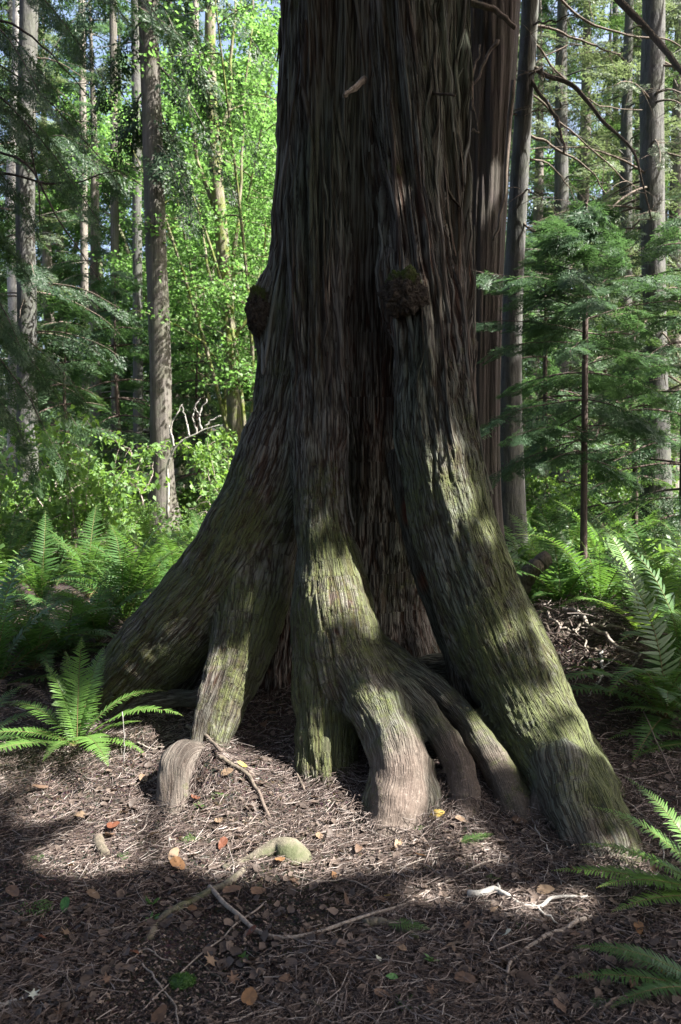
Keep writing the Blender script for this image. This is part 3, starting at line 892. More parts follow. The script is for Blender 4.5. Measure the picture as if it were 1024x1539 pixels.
def build_added_shade_trees():
    S = sunspots()
    # a spot that lies in the shadow of the giant itself needs no gap in the boughs
    S = [s for s in S if not (s[0][1] > 5.2 and s[0][0] < 0.9 and meets(s[0], (0.18, 4.75), 0.6, 20)[0])]
    C = np.array([s[0] for s in S]); R = np.array([s[1] for s in S])
    e1 = unit(np.cross(SUN, [0, 0, 1.0])); e2 = np.cross(e1, SUN)
    Ca, Cb = C @ e1, C @ e2
    pts = []
    for x in (-3.8, 3.6):
        for y in (0.3, 7.6):
            pts.append([x, y, 0])
    pts += [[-1, 4.5, 5.5], [1.4, 4.5, 5.5], [-3, 7, 2], [3.4, 7, 2.0], [0.7, 7.3, 6.0], [1.8, 7.3, 6.0], [-3.4, 7.3, 0.2], [-4.2, 7, 7.0], [-2, 7, 7.0]]
    pts = np.array(pts); A = pts @ e1; B = pts @ e2
    n = 250000
    a = A.min() + rng.random(n) * np.ptp(A); b = B.min() + rng.random(n) * np.ptp(B)
    d2 = ((a[:, None] - Ca[None]) ** 2 + (b[:, None] - Cb[None]) ** 2)
    size = 0.05 + 0.035 * rng.random(n)
    ok = (d2 > (R[None] + size[:, None] * 0.45) ** 2).all(1)
    depth = 8.0 + 2.6 * rng.random(n)
    P0 = e1[None] * a[:, None] + e2[None] * b[:, None]
    # how far along the sun ray: measured from the plane through the cedar
    base = np.array([0.2, 4.3, 1.0]) @ SUN
    P = P0 + SUN[None] * (base + depth)[:, None]
    vis = (P[:, 1] > 0) & (P[:, 2] - CAM[2] < 0.72 * P[:, 1] + 0.3) & (np.abs(P[:, 0]) < 0.6 * P[:, 1] + 0.5)
    # the far side of the shade is looser, so the ferns there are dappled
    q = np.stack([a * 1.6, b * 1.6, np.zeros(n)], 1)
    gy = (P - SUN[None] * ((P[:, 2] - 0.3) / SUN[2])[:, None])[:, 1]
    G = P - SUN[None] * ((P[:, 2] - 0.3) / SUN[2])[:, None]
    on_giant = meets(P, (0.18, 4.75), 0.62, 6.2)
    on_left = meets(P, (-3.3, 7.0), 1.5, 7.0, 1.5)
    on_red = meets(P, (1.28, 7.6), 0.58, 6.5)
    leftf = (G[:, 0] < -0.9) & (G[:, 0] > -3.6) & (gy > 5.2) & (gy < 9)
    loose = ((perlin(q) > -0.12) & (gy > 6.0) & ~(G[:, 0] < -3.4) | (perlin(q + 3) > -0.42) & leftf) & ~on_giant & ~on_red & ~on_left
    ok &= ~vis & ~loose
    P = P[ok]; size = size[ok]
    # unseen roof of leaves added overhead to dim the sky light
    m = 84000
    Q_ = np.stack([rng.uniform(-10, 9, m), np.where(rng.random(m) < 0.55, rng.uniform(-10, 1.0, m), rng.uniform(-9, 6.5, m)), rng.uniform(7.2, 10.5, m)], 1)
    s_ = 0.06 + 0.05 * rng.random(m)
    qa, qb = Q_ @ e1, Q_ @ e2
    far_ = (Q_ - SUN[None] * ((Q_[:, 2] - 0.3) / SUN[2])[:, None])[:, 1] > 5.4
    gap = fbm(Q_ * (0.35, 0.35, 0.15), 2) > 0.7
    keep_ = ~far_ & ~gap & ~((Q_[:, 1] > 0) & (Q_[:, 2] - CAM[2] < 0.75 * Q_[:, 1] + 0.3))
    Q_, s_, qa, qb = Q_[keep_], s_[keep_], qa[keep_], qb[keep_]
    hit = np.zeros(len(Q_), bool)
    for c0 in range(0, len(Q_), 8000):
        sl = slice(c0, c0 + 8000)
        hit[sl] = (((qa[sl, None] - Ca[None]) ** 2 + (qb[sl, None] - Cb[None]) ** 2) < (R[None] + s_[sl, None] * .6) ** 2).any(1)
    P = np.concatenate([P, Q_[~hit]]); size = np.concatenate([size, s_[~hit]]); n = len(P)
    half = P[:, 0] > np.median(P[:, 0])
    tV = np.array([[0, 0, 0], [0.45, 0.42, 0.05], [1, 0, -0.08], [0.45, -0.42, 0.05]])
    tV[:, 0] -= 0.5
    for k, sel in enumerate((half, ~half)):
        p = P[sel]; s = size[sel]; m = len(p)
        nr = unit(SUN[None] + rng.normal(size=(m, 3)) * 0.45)
        M = basis(rng.normal(size=(m, 3)), nr) * (s * 1.9)[:, None, None]
        g = Geo(); g.add(scatter(tV, M, p), rep_faces([[0, 1, 2, 3]], 4, m), r=np.repeat(rng.random(m), 4))
        c = p.mean(0)
        fx, fy = c[0] + (1.5 if k == 0 else -2.0), c[1] - 4.0
        root = thing('added_shade_tree', ['tall dense evergreen beyond the right edge whose boughs shade the giant cedar',
                                    'second tall evergreen outside the picture behind the photographer casting the shadow'][k], 'tree', (fx, fy, gz1(fx, fy)), 'shade trees outside the picture')
        base_ = np.array([fx, fy, gz1(fx, fy)])
        link('crown', g.data('crown', [MAT['needle_dark']], False, base_), root)
        tg = Geo()
        top = np.array([c[0] + 0.2, c[1] - 1.0, c[2] + 3])
        P_ = catmull([base_ - [0, 0, 0.3], base_ + [0.05, 0.02, 3], (base_ + top) / 2, top], 20)
        V, Q, T = tube(P_, np.linspace(0.28, 0.05, 20), 10, True); tg.add(V, Q, T)
        for j in range(26):
            e = p[rng.integers(m)]
            st = P_[int(np.clip(np.searchsorted(P_[:, 2], e[2] - 1.0), 5, 19))]
            V, Q, T = stick([st, (st + e) / 2 + [0, 0, 0.25], e], 0.05, 0.01, 9, 5); tg.add(V, Q, T)
        link('trunk', tg.data('trunk', [MAT['bark_grey']], True, base_), root)
# ------------------------------------------------------------------ foliage templates
DIA = np.array([[0, 0, 0], [0.42, 0.5, 0.0], [1, 0, 0], [0.42, -0.5, 0.0]])   # a leaf one long, one wide

def diamonds(P, D, Nn, L, W):
    """leaf-shaped quads from base points, directions, normals, lengths, widths"""
    M = basis(D, Nn)
    M = np.stack([M[..., 0] * L[:, None], M[..., 1] * W[:, None], M[..., 2]], -1)
    return scatter(DIA, M, P), rep_faces([[0, 1, 2, 3]], 4, len(P))

def make_spray(nside, nsub, w, seed):
    """flat feathery conifer spray, 1 long along +X"""
    r = np.random.default_rng(seed)
    P = []; D = []; L = []; W = []
    for i in range(nside):
        t = 0.06 + 0.9 * i / nside
        for sg in (-1, 1):
            a = sg * math.radians(52 + r.normal() * 7)
            d = np.array([math.cos(a), math.sin(a), -0.12 + r.normal() * 0.1])
            l = (0.46 * (1 - t) ** 0.85 + 0.07) * (0.8 + 0.4 * r.random())
            b = np.array([t, 0, -0.10 * t * t])
            for j in range(nsub):
                s = (j + 0.3) / nsub
                p = b + d * l * s + np.array([0, 0, -0.12 * (l * s) ** 2])
                for sg2 in (-1, 1):
                    a2 = a + sg2 * math.radians(44 + r.normal() * 8)
                    P.append(p); D.append([math.cos(a2), math.sin(a2), -0.15 + r.normal() * 0.2])
                    L.append((0.10 + 0.07 * (1 - s)) * (0.8 + 0.4 * r.random())); W.append(w * (0.8 + 0.4 * r.random()))
            P.append(b + d * l * 0.75); D.append(d); L.append(l * 0.42); W.append(w)
    for k in range(4):
        P.append([0.75 + 0.06 * k, 0, -0.1]); a = r.normal() * 0.4
        D.append([math.cos(a), math.sin(a), -0.1]); L.append(0.2); W.append(w)
    P, D, L, W = map(np.array, (P, D, L, W))
    nn = unit(np.stack([r.normal(size=len(P)) * 0.3, r.normal(size=len(P)) * 0.3, np.ones(len(P))], 1))
    return diamonds(P, D, nn, L, W)

SPRAY_HI = [make_spray(10, 4, 0.028, s) for s in (1, 2, 3)]
SPRAY_MD = [make_spray(7, 2, 0.050, s) for s in (4, 5, 6)]
SPRAY_LO = [make_spray(4, 1, 0.105, s) for s in (7, 8, 9)]

def bough_points(a, b, droop, n=9):
    a = np.asarray(a, float); b = np.asarray(b, float)
    t = np.linspace(0, 1, n)[:, None]
    P = a * (1 - t) + b * t
    l = np.linalg.norm(b - a)
    P = P + np.array([0, 0, 1.0]) * (droop * l * 4 * t * (1 - t))
    o = random.random() * 90
    q = np.concatenate([t * 4 + o, t * 0, t * 0], 1)
    P += 0.035 * l * t * np.stack([perlin(q), perlin(q + 5.5), 0.6 * perlin(q + 8.8)], 1)
    return P

def add_bough(wood, leaf, a, b, droop=0.08, ns=12, sl=0.4, tmpl=None, wr=0.012, hang=0.25, start=0.15, lift=0.0, wmat=0):
    tmpl = tmpl or SPRAY_HI
    P = bough_points(a, b, droop)
    if wood is not None:
        V, Q, T = tube(P, np.linspace(wr, wr * 0.25, len(P)), 5); wood.add(V, Q, T, wmat)
    T_, N_, B_ = frames(P)
    for i in range(ns):
        t = start + (1 - start) * (i + random.random() * 0.7) / ns
        k = t * (len(P) - 1); k0 = min(int(k), len(P) - 2); f = k - k0
        p = P[k0] * (1 - f) + P[k0 + 1] * f; d = T_[k0]
        side = unit(np.cross(d, [0, 0, 1.0]))
        sg = 1 if i % 2 else -1
        an = math.radians(random.uniform(28, 62)) * sg * (1 - 0.5 * t)
        x = d * math.cos(an) + side * math.sin(an) + np.array([0, 0, -hang + lift + random.gauss(0, 0.12)])
        up = np.array([random.gauss(0, 0.28), random.gauss(0, 0.28), 1.0])
        s = sl * random.uniform(0.65, 1.15) * (1.0 - 0.45 * t)
        M = basis(np.array([x]), np.array([up]))[0] * s
        tv, tf = tmpl[random.randrange(3)]
        leaf.add(tv @ M.T + p, tf, r=np.repeat(np.clip(random.random() * 0.6 + np.random.default_rng(i).random(len(tv) // 4) * 0.4, 0, 1), 4))

def trunk_geo(g, pts, radii, sides=18, rough=0.0, flare=0.0, step=0.12, mat=0):
    """a ribbed trunk through world points, widening at its foot"""
    L = sum(np.linalg.norm(np.subtract(pts[i + 1], pts[i])) for i in range(len(pts) - 1))
    n = max(8, int(L / step))
    C = catmull(np.concatenate([np.asarray(pts, float), np.asarray(radii, float)[:, None]], 1), n)
    P, r = C[:, :3], C[:, 3]
    V, Q, T = tube(P, r, sides)
    ax = np.repeat(P, sides, 0)
    rad = unit(V - ax); rr = np.repeat(r, sides)
    hgt = V[:, 2] - P[:, 2].min()
    if flare:
        an = np.arctan2(rad[:, 1], rad[:, 0])
        lob = 0.75 + 0.5 * np.abs(np.cos(an * 2.5 + pts[0][0] * 3))
        V = V + rad * (rr * flare * np.exp(-hgt / 0.45) * lob)[:, None]
    if rough:
        q = rad * 5 + np.array([0, 0, 1.0]) * V[:, 2:3] * 0.5 + pts[0][0]
        q2 = rad * 11 + np.array([0, 0, 1.0]) * V[:, 2:3] * 0.9 + pts[0][0]
        V = V + rad * (rr * rough * (perlin(q) + 0.6 * perlin(q2)))[:, None]
    g.add(V, Q, T, mat)
    return P, r

# ------------------------------------------------------------------ conifers of the forest behind
def conifer_mesh(seed, H, r0, crown0, nb, blen, tmpl, sl, ns, bark, needle, droop=-0.06, dead=10, sides=14):
    random.seed(seed)
    w = Geo(); l = Geo()
    pts = [(0, 0, -0.3), (0.03, 0.02, H * 0.3), (-0.04, 0.05, H * 0.65), (0, 0, H)]
    P, r = trunk_geo(w, pts, [r0, r0 * 0.9, r0 * 0.62, r0 * 0.15], sides, 0.08, 0.7, 0.3)
    for i in range(nb):
        z = crown0 + (H - crown0) * ((i + random.random()) / nb)
        k = int(np.clip(np.searchsorted(P[:, 2], z), 0, len(P) - 1))
        an = i * 2.399 + random.gauss(0, 0.4)
        f = (z - crown0) / (H - crown0)
        ln = blen * (1.05 - 0.75 * f) * random.uniform(0.65, 1.15)
        e = P[k] + np.array([math.cos(an) * ln, math.sin(an) * ln, ln * random.uniform(-0.40, 0.02)])
        add_bough(w, l, P[k], e, droop * -1, ns, sl, tmpl, 0.02, 0.3)
    for i in range(dead):
        z = random.uniform(0.8, max(crown0 * 1.3, 2.0))
        k = int(np.clip(np.searchsorted(P[:, 2], z), 0, len(P) - 1))
        an = random.uniform(0, 6.28); ln = random.uniform(0.4, 1.6)
        e = P[k] + np.array([math.cos(an) * ln, math.sin(an) * ln, ln * random.uniform(-0.5, 0.1)])
        V, Q, T = tube(bough_points(P[k], e, 0.05, 6), np.linspace(0.012, 0.004, 6), 4); w.add(V, Q, T)
    return w.data('trunk', [bark]), l.data('crown', [needle], False)

def maple_mesh(seed, H, r0, spread, nleaf, leafsize, bark, leaf, stems=1, low=0.35):
    random.seed(seed); r = np.random.default_rng(seed)
    w = Geo(); l = Geo(); tips = []
    for s in range(stems):
        an0 = s * 6.283 / stems + random.random()
        lean = (0.25 if stems > 1 else 0.06) * H
        top = np.array([math.cos(an0) * lean, math.sin(an0) * lean, H * random.uniform(0.8, 1)])
        base = np.array([math.cos(an0) * 0.12 * (stems > 1), math.sin(an0) * 0.12 * (stems > 1), -0.3])
        mid = (base + top) / 2 + np.array([math.cos(an0), math.sin(an0), 0]) * -0.05 * H * (stems > 1) + r.normal(size=3) * 0.15
        P, rr = trunk_geo(w, [base, mid, top], [r0, r0 * 0.7, r0 * 0.2], 9, 0.06, 0.4, 0.35)
        for i in range(16 if stems == 1 else 9):
            f = low + (1 - low) * (i + random.random()) / (16 if stems == 1 else 9)
            k = int(f * (len(P) - 1)); an = i * 2.4 + random.random()
            ln = spread * random.uniform(0.45, 1.0) * (1.1 - 0.5 * f)
            e = P[k] + np.array([math.cos(an) * ln, math.sin(an) * ln, ln * random.uniform(-0.05, 0.6)])
            B = bough_points(P[k], e, 0.06, 8)
            V, Q, T = tube(B, np.linspace(rr[k] * 0.4 + 0.008, 0.006, 8), 5); w.add(V, Q, T)
            tips += [B[3], B[4], B[5], B[6], B[7]]
            for j in range(3):
                b0 = B[random.randrange(3, 7)]
                e2 = b0 + r.normal(size=3) * np.array([0.5, 0.5, 0.3]) * spread * 0.35
                B2 = bough_points(b0, e2, 0.05, 5)
                V, Q, T = tube(B2, np.linspace(0.008, 0.003, 5), 4); w.add(V, Q, T)
                tips += [B2[2], B2[3], B2[4], B2[4]]
    tips = np.array(tips)
    c = tips[r.integers(len(tips), size=nleaf)]
    # leaves lie in flattish layers round each twig
    off = r.normal(size=(nleaf, 3)) * np.array([0.25, 0.25, 0.09]) * (spread / 2.2)
    nn = unit(r.normal(size=(nleaf, 3)) * 0.45 + np.array([0, 0, 1.0]))
    d = r.normal(size=(nleaf, 3)); d[:, 2] -= 0.35
    L = leafsize * (0.6 + 0.7 * r.random(nleaf))
    V, Q = diamonds(c + off, d, nn, L, L * 0.95)
    # fold each leaf a little along its rib
    V = V.reshape(-1, 4, 3); V[:, [1, 3]] += nn[:, None] * (L * 0.12)[:, None, None]
    l.add(V.reshape(-1, 3), Q, r=np.repeat(r.random(nleaf), 4))
    return w.data('trunk', [bark]), l.data('crown', [leaf], False)

# ------------------------------------------------------------------ sword fern
def frond_mesh(name, L, el0, curl, mats, npin=36, pw=0.012, pl=0.11, seed=0, wave=0.0, twist=0.0):
    """one arching frond: rachis from the origin along +X, rising at el0 and bending over by curl"""
    r = np.random.default_rng(seed)
    n = 40
    s = np.linspace(0, 1, n)
    el = el0 - curl * s ** 1.5
    az = wave * s ** 2
    dx = np.cos(el) * np.cos(az); dy = np.cos(el) * np.sin(az); dz = np.sin(el)
    D = np.stack([dx, dy, dz], 1)
    P = np.concatenate([[[0, 0, 0]], np.cumsum(D[:-1], 0)]) * (L / (n - 1))
    g = Geo()
    V, Q, T = tube(P, np.linspace(0.0032, 0.0008, n) * (L / 0.7), 5); g.add(V, Q, T, 1)
    side0 = np.stack([-np.sin(az), np.cos(az), np.zeros(n)], 1)
    up0 = np.cross(D, side0)
    for i in range(npin):
        t = 0.10 + 0.895 * (i / (npin - 1)) ** 0.95
        k = min(int(t * (n - 1)), n - 2); f = t * (n - 1) - k
        p = P[k] * (1 - f) + P[k + 1] * f
        d = D[k]; sd = side0[k]; up = up0[k]
        if up[2] < 0: up = -up
        prof = min(1.0, (t - 0.02) / 0.22) ** 0.6 * (1 - max(0, (t - 0.40) / 0.60) ** 1.6) + 0.03
        l = pl * prof * (L / 0.7)
        for sg in (-1, 1):
            if r.random() < 0.035: continue
            ll = l * r.uniform(0.82, 1.10) * (0.55 if r.random() < 0.04 else 1)
            w = pw * (0.55 + 0.45 * prof) * (L / 0.7)
            fw = 0.22 + 0.35 * t + r.normal() * 0.10
            tw = twist + r.normal() * 0.9
            x = unit(sd * sg + d * fw + up * (0.10 - 0.05 * tw))
            z = unit(up + d * (0.25 + r.normal() * 0.1))
            y = unit(np.cross(z, x)); z = np.cross(x, y)
            b = np.array([[0, -.35, 0], [0, .45, 0], [.18, -.5, .02], [.18, .62, .02], [.55, -.42, -.01], [.55, .42, -.01], [.85, -.22, -.06], [.85, .24, -.06], [1, 0.05, -.11]])
            X = p + b[:, :1] * ll * x + b[:, 1:2] * w * y + b[:, 2:3] * ll * z
            rr = 0.35 + 0.3 * r.random() + 0.3 * t * r.random()
            g.add(X, [[0, 2, 3, 1], [2, 4, 5, 3], [4, 6, 7, 5]], [[6, 8, 7]], 0, rr)
    return g.data(name, mats, True)

FROND = {}
def make_fronds():
    kinds = []
    for k, (L, e, c) in enumerate([(0.95, 78, 55), (0.90, 70, 75), (0.85, 60, 85), (0.80, 48, 80), (0.75, 36, 70), (0.7, 24, 55), (0.62, 80, 40), (0.85, 66, 110)]):
        kinds.append((frond_mesh('frond', L, math.radians(e), math.radians(c), [MAT['fern'], MAT['rachis']], 34, 0.0125, 0.105, k, (-1) ** k * 0.25), e))
    FROND['wild'] = kinds
    FROND['dead'] = [frond_mesh('dead_frond', .7, math.radians(e), math.radians(c), [MAT['scrap'], MAT['rachis']], 26, 0.009, 0.07, 90 + k, .3, .6) for k, (e, c) in enumerate([(20, 60), (45, 120), (5, 30)])]

def fern(loc, size, label, group, nf, seed, lean=(0, 0)):
    random.seed(seed)
    root = thing('sword_fern', label, 'fern', loc, group)
    for i in range(nf):
        me, e = FROND['wild'][random.randrange(8)]
        o = link('frond', me, root)
        o.rotation_euler = (random.gauss(0, 0.12) + lean[0], random.gauss(0, 0.12) + lean[1], i * 6.283 / nf + random.gauss(0, 0.3))
        s = size * random.uniform(0.75, 1.15)
        o.scale = (s, s, s)
    for i in range(random.randrange(2, 5)):          # last year's brown fronds hang round the foot
        o = link('dead_frond', FROND['dead'][i % 3], root)
        o.rotation_euler = (random.gauss(0, .2), random.gauss(0.15, .1), random.uniform(0, 6.28))
        s = size * random.uniform(0.6, 0.9); o.scale = (s, s, s)
    return root

def fern_fronds(root, specs, mats):
    """hand-placed fronds: (azimuth from +X, start elevation, bend, length, pinna length, wave)"""
    for k, (az, e, c, L, pl, wv) in enumerate(specs):
        me = frond_mesh('frond', L, math.radians(e), math.radians(c), mats, 48, 0.0098, pl, 40 + k, wv)
        o = link('frond', me, root); o.rotation_euler = (0, 0, math.radians(az))

# ------------------------------------------------------------------ broad-leaved shrub
def shrub_mesh(seed, H, W, nleaf, ls, stemmat, leafmat):
    random.seed(seed); r = np.random.default_rng(seed)
    w = Geo(); l = Geo(); pts = []
    for i in range(9):
        an = random.random() * 6.28; rr = W * random.uniform(0.2, 1)
        e = np.array([math.cos(an) * rr, math.sin(an) * rr, H * random.uniform(0.6, 1.05)])
        P = bough_points([math.cos(an) * 0.05, math.sin(an) * 0.05, -0.05], e, 0.15, 8)
        V, Q, T = tube(P, np.linspace(0.008, 0.002, 8), 4); w.add(V, Q, T)
        pts += list(P[2:])
        for j in range(3):
            b0 = P[random.randrange(2, 7)]; e2 = b0 + r.normal(size=3) * np.array([.25, .25, .12]) * W
            P2 = bough_points(b0, e2, 0.1, 5)
            V, Q, T = tube(P2, np.linspace(0.004, 0.0015, 5), 4); w.add(V, Q, T); pts += list(P2[1:]) * 2
    pts = np.array(pts)
    c = pts[r.integers(len(pts), size=nleaf)] + r.normal(size=(nleaf, 3)) * np.array([.10, .10, .05])
    nn = unit(r.normal(size=(nleaf, 3)) * 0.45 + np.array([0, 0, 1.0]))
    d = r.normal(size=(nleaf, 3)); d[:, 2] -= 0.25
    L = ls * (0.6 + 0.7 * r.random(nleaf))
    V, Q = diamonds(c, d, nn, L, L * 0.62)
    V = V.reshape(-1, 4, 3); V[:, [1, 3]] += nn[:, None] * (L * 0.10)[:, None, None]
    l.add(V.reshape(-1, 3), Q, r=np.repeat(r.random(nleaf), 4))
    return w.data('stem', [stemmat]), l.data('foliage', [leafmat], False)
# ------------------------------------------------------------------ materials
MAT = {}
def make_materials():
    MAT['soil'] = ground_material()
    MAT['twig'] = litter_material('dead_twig', [(0.0, (0.032, 0.024, 0.021)), (0.45, (0.088, 0.066, 0.056)), (0.8, (0.20, 0.160, 0.142)), (1.0, (0.36, 0.32, 0.29))])
    MAT['crumb'] = litter_material('bark_crumb', [(0.0, (0.017, 0.0135, 0.012)), (0.5, (0.053, 0.040, 0.034)), (0.85, (0.17, 0.128, 0.105)), (1.0, (0.28, 0.22, 0.17))])
    MAT['scrap'] = leaf_mat('leaf_scrap', (0.036, 0.028, 0.024), (0.140, 0.105, 0.084), (0.13, 0.085, 0.055), 0.15, 0.25, 0.6)
    MAT['cedar'] = cedar_material()
    MAT['burl'] = burl_material()
    MAT['needle_dark'] = leaf_mat('shade_needles', (0.018, 0.035, 0.016), (0.03, 0.055, 0.022), (0.02, 0.04, 0.01), 0.3)
    MAT['needle_deep'] = leaf_mat('deep_needles', (0.018, 0.040, 0.020), (0.036, 0.066, 0.030), (0.035, 0.075, 0.02), 0.3, 0.3)
    MAT['needle'] = leaf_mat('conifer_needles', (0.030, 0.062, 0.030), (0.060, 0.105, 0.045), (0.07, 0.13, 0.03), 0.38, 0.3)
    MAT['needle_young'] = leaf_mat('young_needles', (0.036, 0.074, 0.038), (0.070, 0.124, 0.058), (0.085, 0.17, 0.05), 0.42, 0.3)
    MAT['needle_grey'] = leaf_mat('grey_needles', (0.060, 0.085, 0.055), (0.130, 0.165, 0.105), (0.15, 0.20, 0.08), 0.42, 0.3)
    MAT['maple'] = leaf_mat('maple_leaves', (0.055, 0.120, 0.034), (0.120, 0.200, 0.060), (0.17, 0.34, 0.075), 0.5, 0.35)
    MAT['shrub'] = leaf_mat('shrub_leaves', (0.055, 0.125, 0.030), (0.125, 0.215, 0.058), (0.19, 0.33, 0.05), 0.45, 0.4)
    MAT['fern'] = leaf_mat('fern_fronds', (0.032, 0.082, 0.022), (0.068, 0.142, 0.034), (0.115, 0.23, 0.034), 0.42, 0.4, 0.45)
    MAT['fern_light'] = leaf_mat('sun_tinted_fern', (0.060, 0.140, 0.030), (0.120, 0.215, 0.045), (0.19, 0.32, 0.04), 0.42, 0.4, 0.45)  # lighter, yellower copy of the fern green, sunlight put into the colour
    MAT['rachis'] = litter_material('fern_stalk', [(0, (0.12, 0.13, 0.04)), (1, (0.16, 0.11, 0.05))])
    MAT['bark_grey'] = bark_mat('grey_bark', (0.05, 0.042, 0.036), (0.20, 0.18, 0.155))
    MAT['bark_fir'] = bark_mat('fir_bark', (0.024, 0.024, 0.023), (0.090, 0.089, 0.086), (0.05, 0.06, 0.028), 0.35, 20, 3.0, 0.02, 0.1)
    MAT['bark_pale'] = bark_mat('pale_bark', (0.10, 0.095, 0.085), (0.36, 0.345, 0.32), None, 0, 14, 3.5, 0.015, 0.5)
    MAT['bark_slender'] = bark_mat('brown_ribbed_bark', (0.024, 0.021, 0.018), (0.115, 0.104, 0.092), (0.05, 0.06, 0.025), 0.35, 26, 1.3, 0.02, 0.1)
    MAT['bark_red'] = bark_mat('red_cedar_bark', (0.012, 0.009, 0.008), (0.068, 0.055, 0.050), (0.05, 0.055, 0.03), 0.25, 26, 1.0, 0.03)
    MAT['bark_moss'] = bark_mat('mossy_bark', (0.045, 0.04, 0.03), (0.18, 0.16, 0.12), (0.10, 0.125, 0.022), 0.95, 16, 3, 0.02)
    MAT['bark_thin'] = bark_mat('thin_dark_bark', (0.028, 0.021, 0.018), (0.095, 0.07, 0.06), None, 0, 40, 6, 0.008)
    MAT['bark_maple'] = bark_mat('maple_bark', (0.08, 0.07, 0.055), (0.26, 0.24, 0.19), (0.09, 0.11, 0.03), 0.6, 14, 3, 0.015)
    MAT['dead'] = bark_mat('dead_wood', (0.09, 0.072, 0.058), (0.27, 0.23, 0.195), None, 0, 60, 12, 0.006)
    MAT['dead_dark'] = bark_mat('dark_dead_wood', (0.035, 0.027, 0.022), (0.135, 0.105, 0.085), (0.05, 0.06, 0.03), 0.3, 60, 12, 0.006)
    MAT['dead_pale'] = bark_mat('bleached_wood', (0.14, 0.13, 0.115), (0.30, 0.285, 0.26), None, 0, 60, 14, 0.006)
    MAT['moss_wood'] = bark_mat('mossy_wood', (0.06, 0.05, 0.038), (0.16, 0.137, 0.105), (0.04, 0.055, 0.018), 0.75, 30, 10, 0.01)
    MAT['root'] = bark_mat('root_skin', (0.10, 0.062, 0.05), (0.24, 0.165, 0.14), None, 0, 24, 8, 0.006)
    for k, c0, c1 in (('russet', (0.10, 0.036, 0.02), (0.15, 0.058, 0.032)), ('tan', (0.15, 0.10, 0.063), (0.235, 0.165, 0.108)), ('orange', (0.165, 0.085, 0.040), (0.235, 0.13, 0.062)),
                      ('brown', (0.085, 0.053, 0.036), (0.155, 0.098, 0.066)), ('yellow', (0.30, 0.215, 0.05), (0.38, 0.29, 0.08)), ('pale', (0.45, 0.47, 0.36), (0.58, 0.58, 0.48)),
                      ('green', (0.05, 0.14, 0.04), (0.09, 0.20, 0.06))):
        MAT['leaf_' + k] = leaf_mat('fallen_leaf_' + k, c0, c1, c1, 0.2, 0.25, 0.6)

def ord_(i):
    return ['first', 'second', 'third', 'fourth', 'fifth', 'sixth', 'seventh', 'eighth', 'ninth', 'tenth', 'eleventh', 'twelfth', 'thirteenth', 'fourteenth', 'fifteenth', 'sixteenth', 'seventeenth', 'eighteenth', 'nineteenth', 'twentieth'][i]

# ------------------------------------------------------------------ the giant cedar and what grows on it
def build_giant():
    root = thing('giant_cedar', 'huge old cedar with flared mossy buttress roots filling the middle of the view', 'tree', (TREE[0], TREE[1], 0))
    off = np.array([TREE[0], TREE[1], 0])
    me = build_cedar()
    V = np.empty(len(me.vertices) * 3, np.float32); me.vertices.foreach_get('co', V)
    V = V.reshape(-1, 3) - off.astype(np.float32); me.vertices.foreach_set('co', V.ravel()); me.update()
    global GIANT
    GIANT = link('trunk', me, root)
    # the stem goes on above the picture
    g = Geo()
    top = at(556, -330, 5.0)
    P, r = trunk_geo(g, [top - [0, 0, 0.6], top + [0, 0, 5], top + [0.2, 0.1, 16]], [0.46, 0.40, 0.12], 28, 0.06, 0, 0.25)
    link('upper_trunk', g.data('upper_trunk', [MAT['bark_red']], True, off), root)
    o = link('loose_bark', loose_bark(root), root)
    b = burl(at(607, 440, 4.20) - off, pxr(29, 4.14), (1.05, 0.9, 1.15), 3.1, 'burl', root, MAT['burl'])
    b['label'] = 'round dark burl capped with moss on the front of the trunk'
    b = burl(at(391, 468, 4.62) - off, pxr(22, 4.6), (0.85, 0.9, 1.6), 8.4, 'burl', root, MAT['burl'])
    b['label'] = 'rough burl on the left edge of the trunk'
    for pts, r0, r1, mat, lab in (
            ([at(548, 118, 4.52), at(536, 128, 4.38), at(517, 142, 4.28)], pxr(4.5, 4.4), pxr(2.5, 4.3), 'dead', 'pale snapped branch stub on the upper trunk'),
            ([at(548, 122, 4.5), at(535, 134, 4.38), at(516, 146, 4.3)], pxr(3.0, 4.4), pxr(1.5, 4.3), 'dead', None),
            ([at(640, 140, 4.66), at(660, 141, 4.5), at(684, 143, 4.4)], pxr(2.5, 4.5), pxr(1.6, 4.4), 'dead_dark', 'thin dark branch stub on the right of the upper trunk')):
        g = Geo(); V, Q, T = stick(pts, r0, r1, 12, 7, 0.008); g.add(V, Q, T)
        o = link('branch_stub', g.data('branch_stub', [MAT[mat]], True, off), root)
        if lab: o['label'] = lab

# ------------------------------------------------------------------ trunks one can tell apart
def px_tree(name, label, cat, pts, Y, bark, rough=0.06, flare=0.7, sides=18, group=None, step=0.12):
    """a tree whose trunk runs through photo points (u, v, half width) at distance Y"""
    W = [at(u, v, Y) for u, v, r in pts]; R = [pxr(r, Y) for u, v, r in pts]
    b = W[-1].copy(); b[2] = gz1(b[0], b[1])
    W[-1][2] = b[2] - 0.15
    root = thing(name, label, cat, b, group)
    g = Geo()
    P, r = trunk_geo(g, W[::-1], R[::-1], sides, rough, flare, step)
    return root, b, g, P, r

def finish(root, b, wood, mats, leaf=None, leafmat=None):
    link('trunk', wood.data('trunk', mats, True, b), root)
    if leaf is not None and leaf.V:
        link('crown', leaf.data('crown', [leafmat], False, b), root)

def limb(g, pts, r0, r1, mat=1, sides=6, wob=0.02):
    V, Q, T = stick(pts, r0, r1, 4 * len(pts) + 4, sides, wob); g.add(V, Q, T, mat)

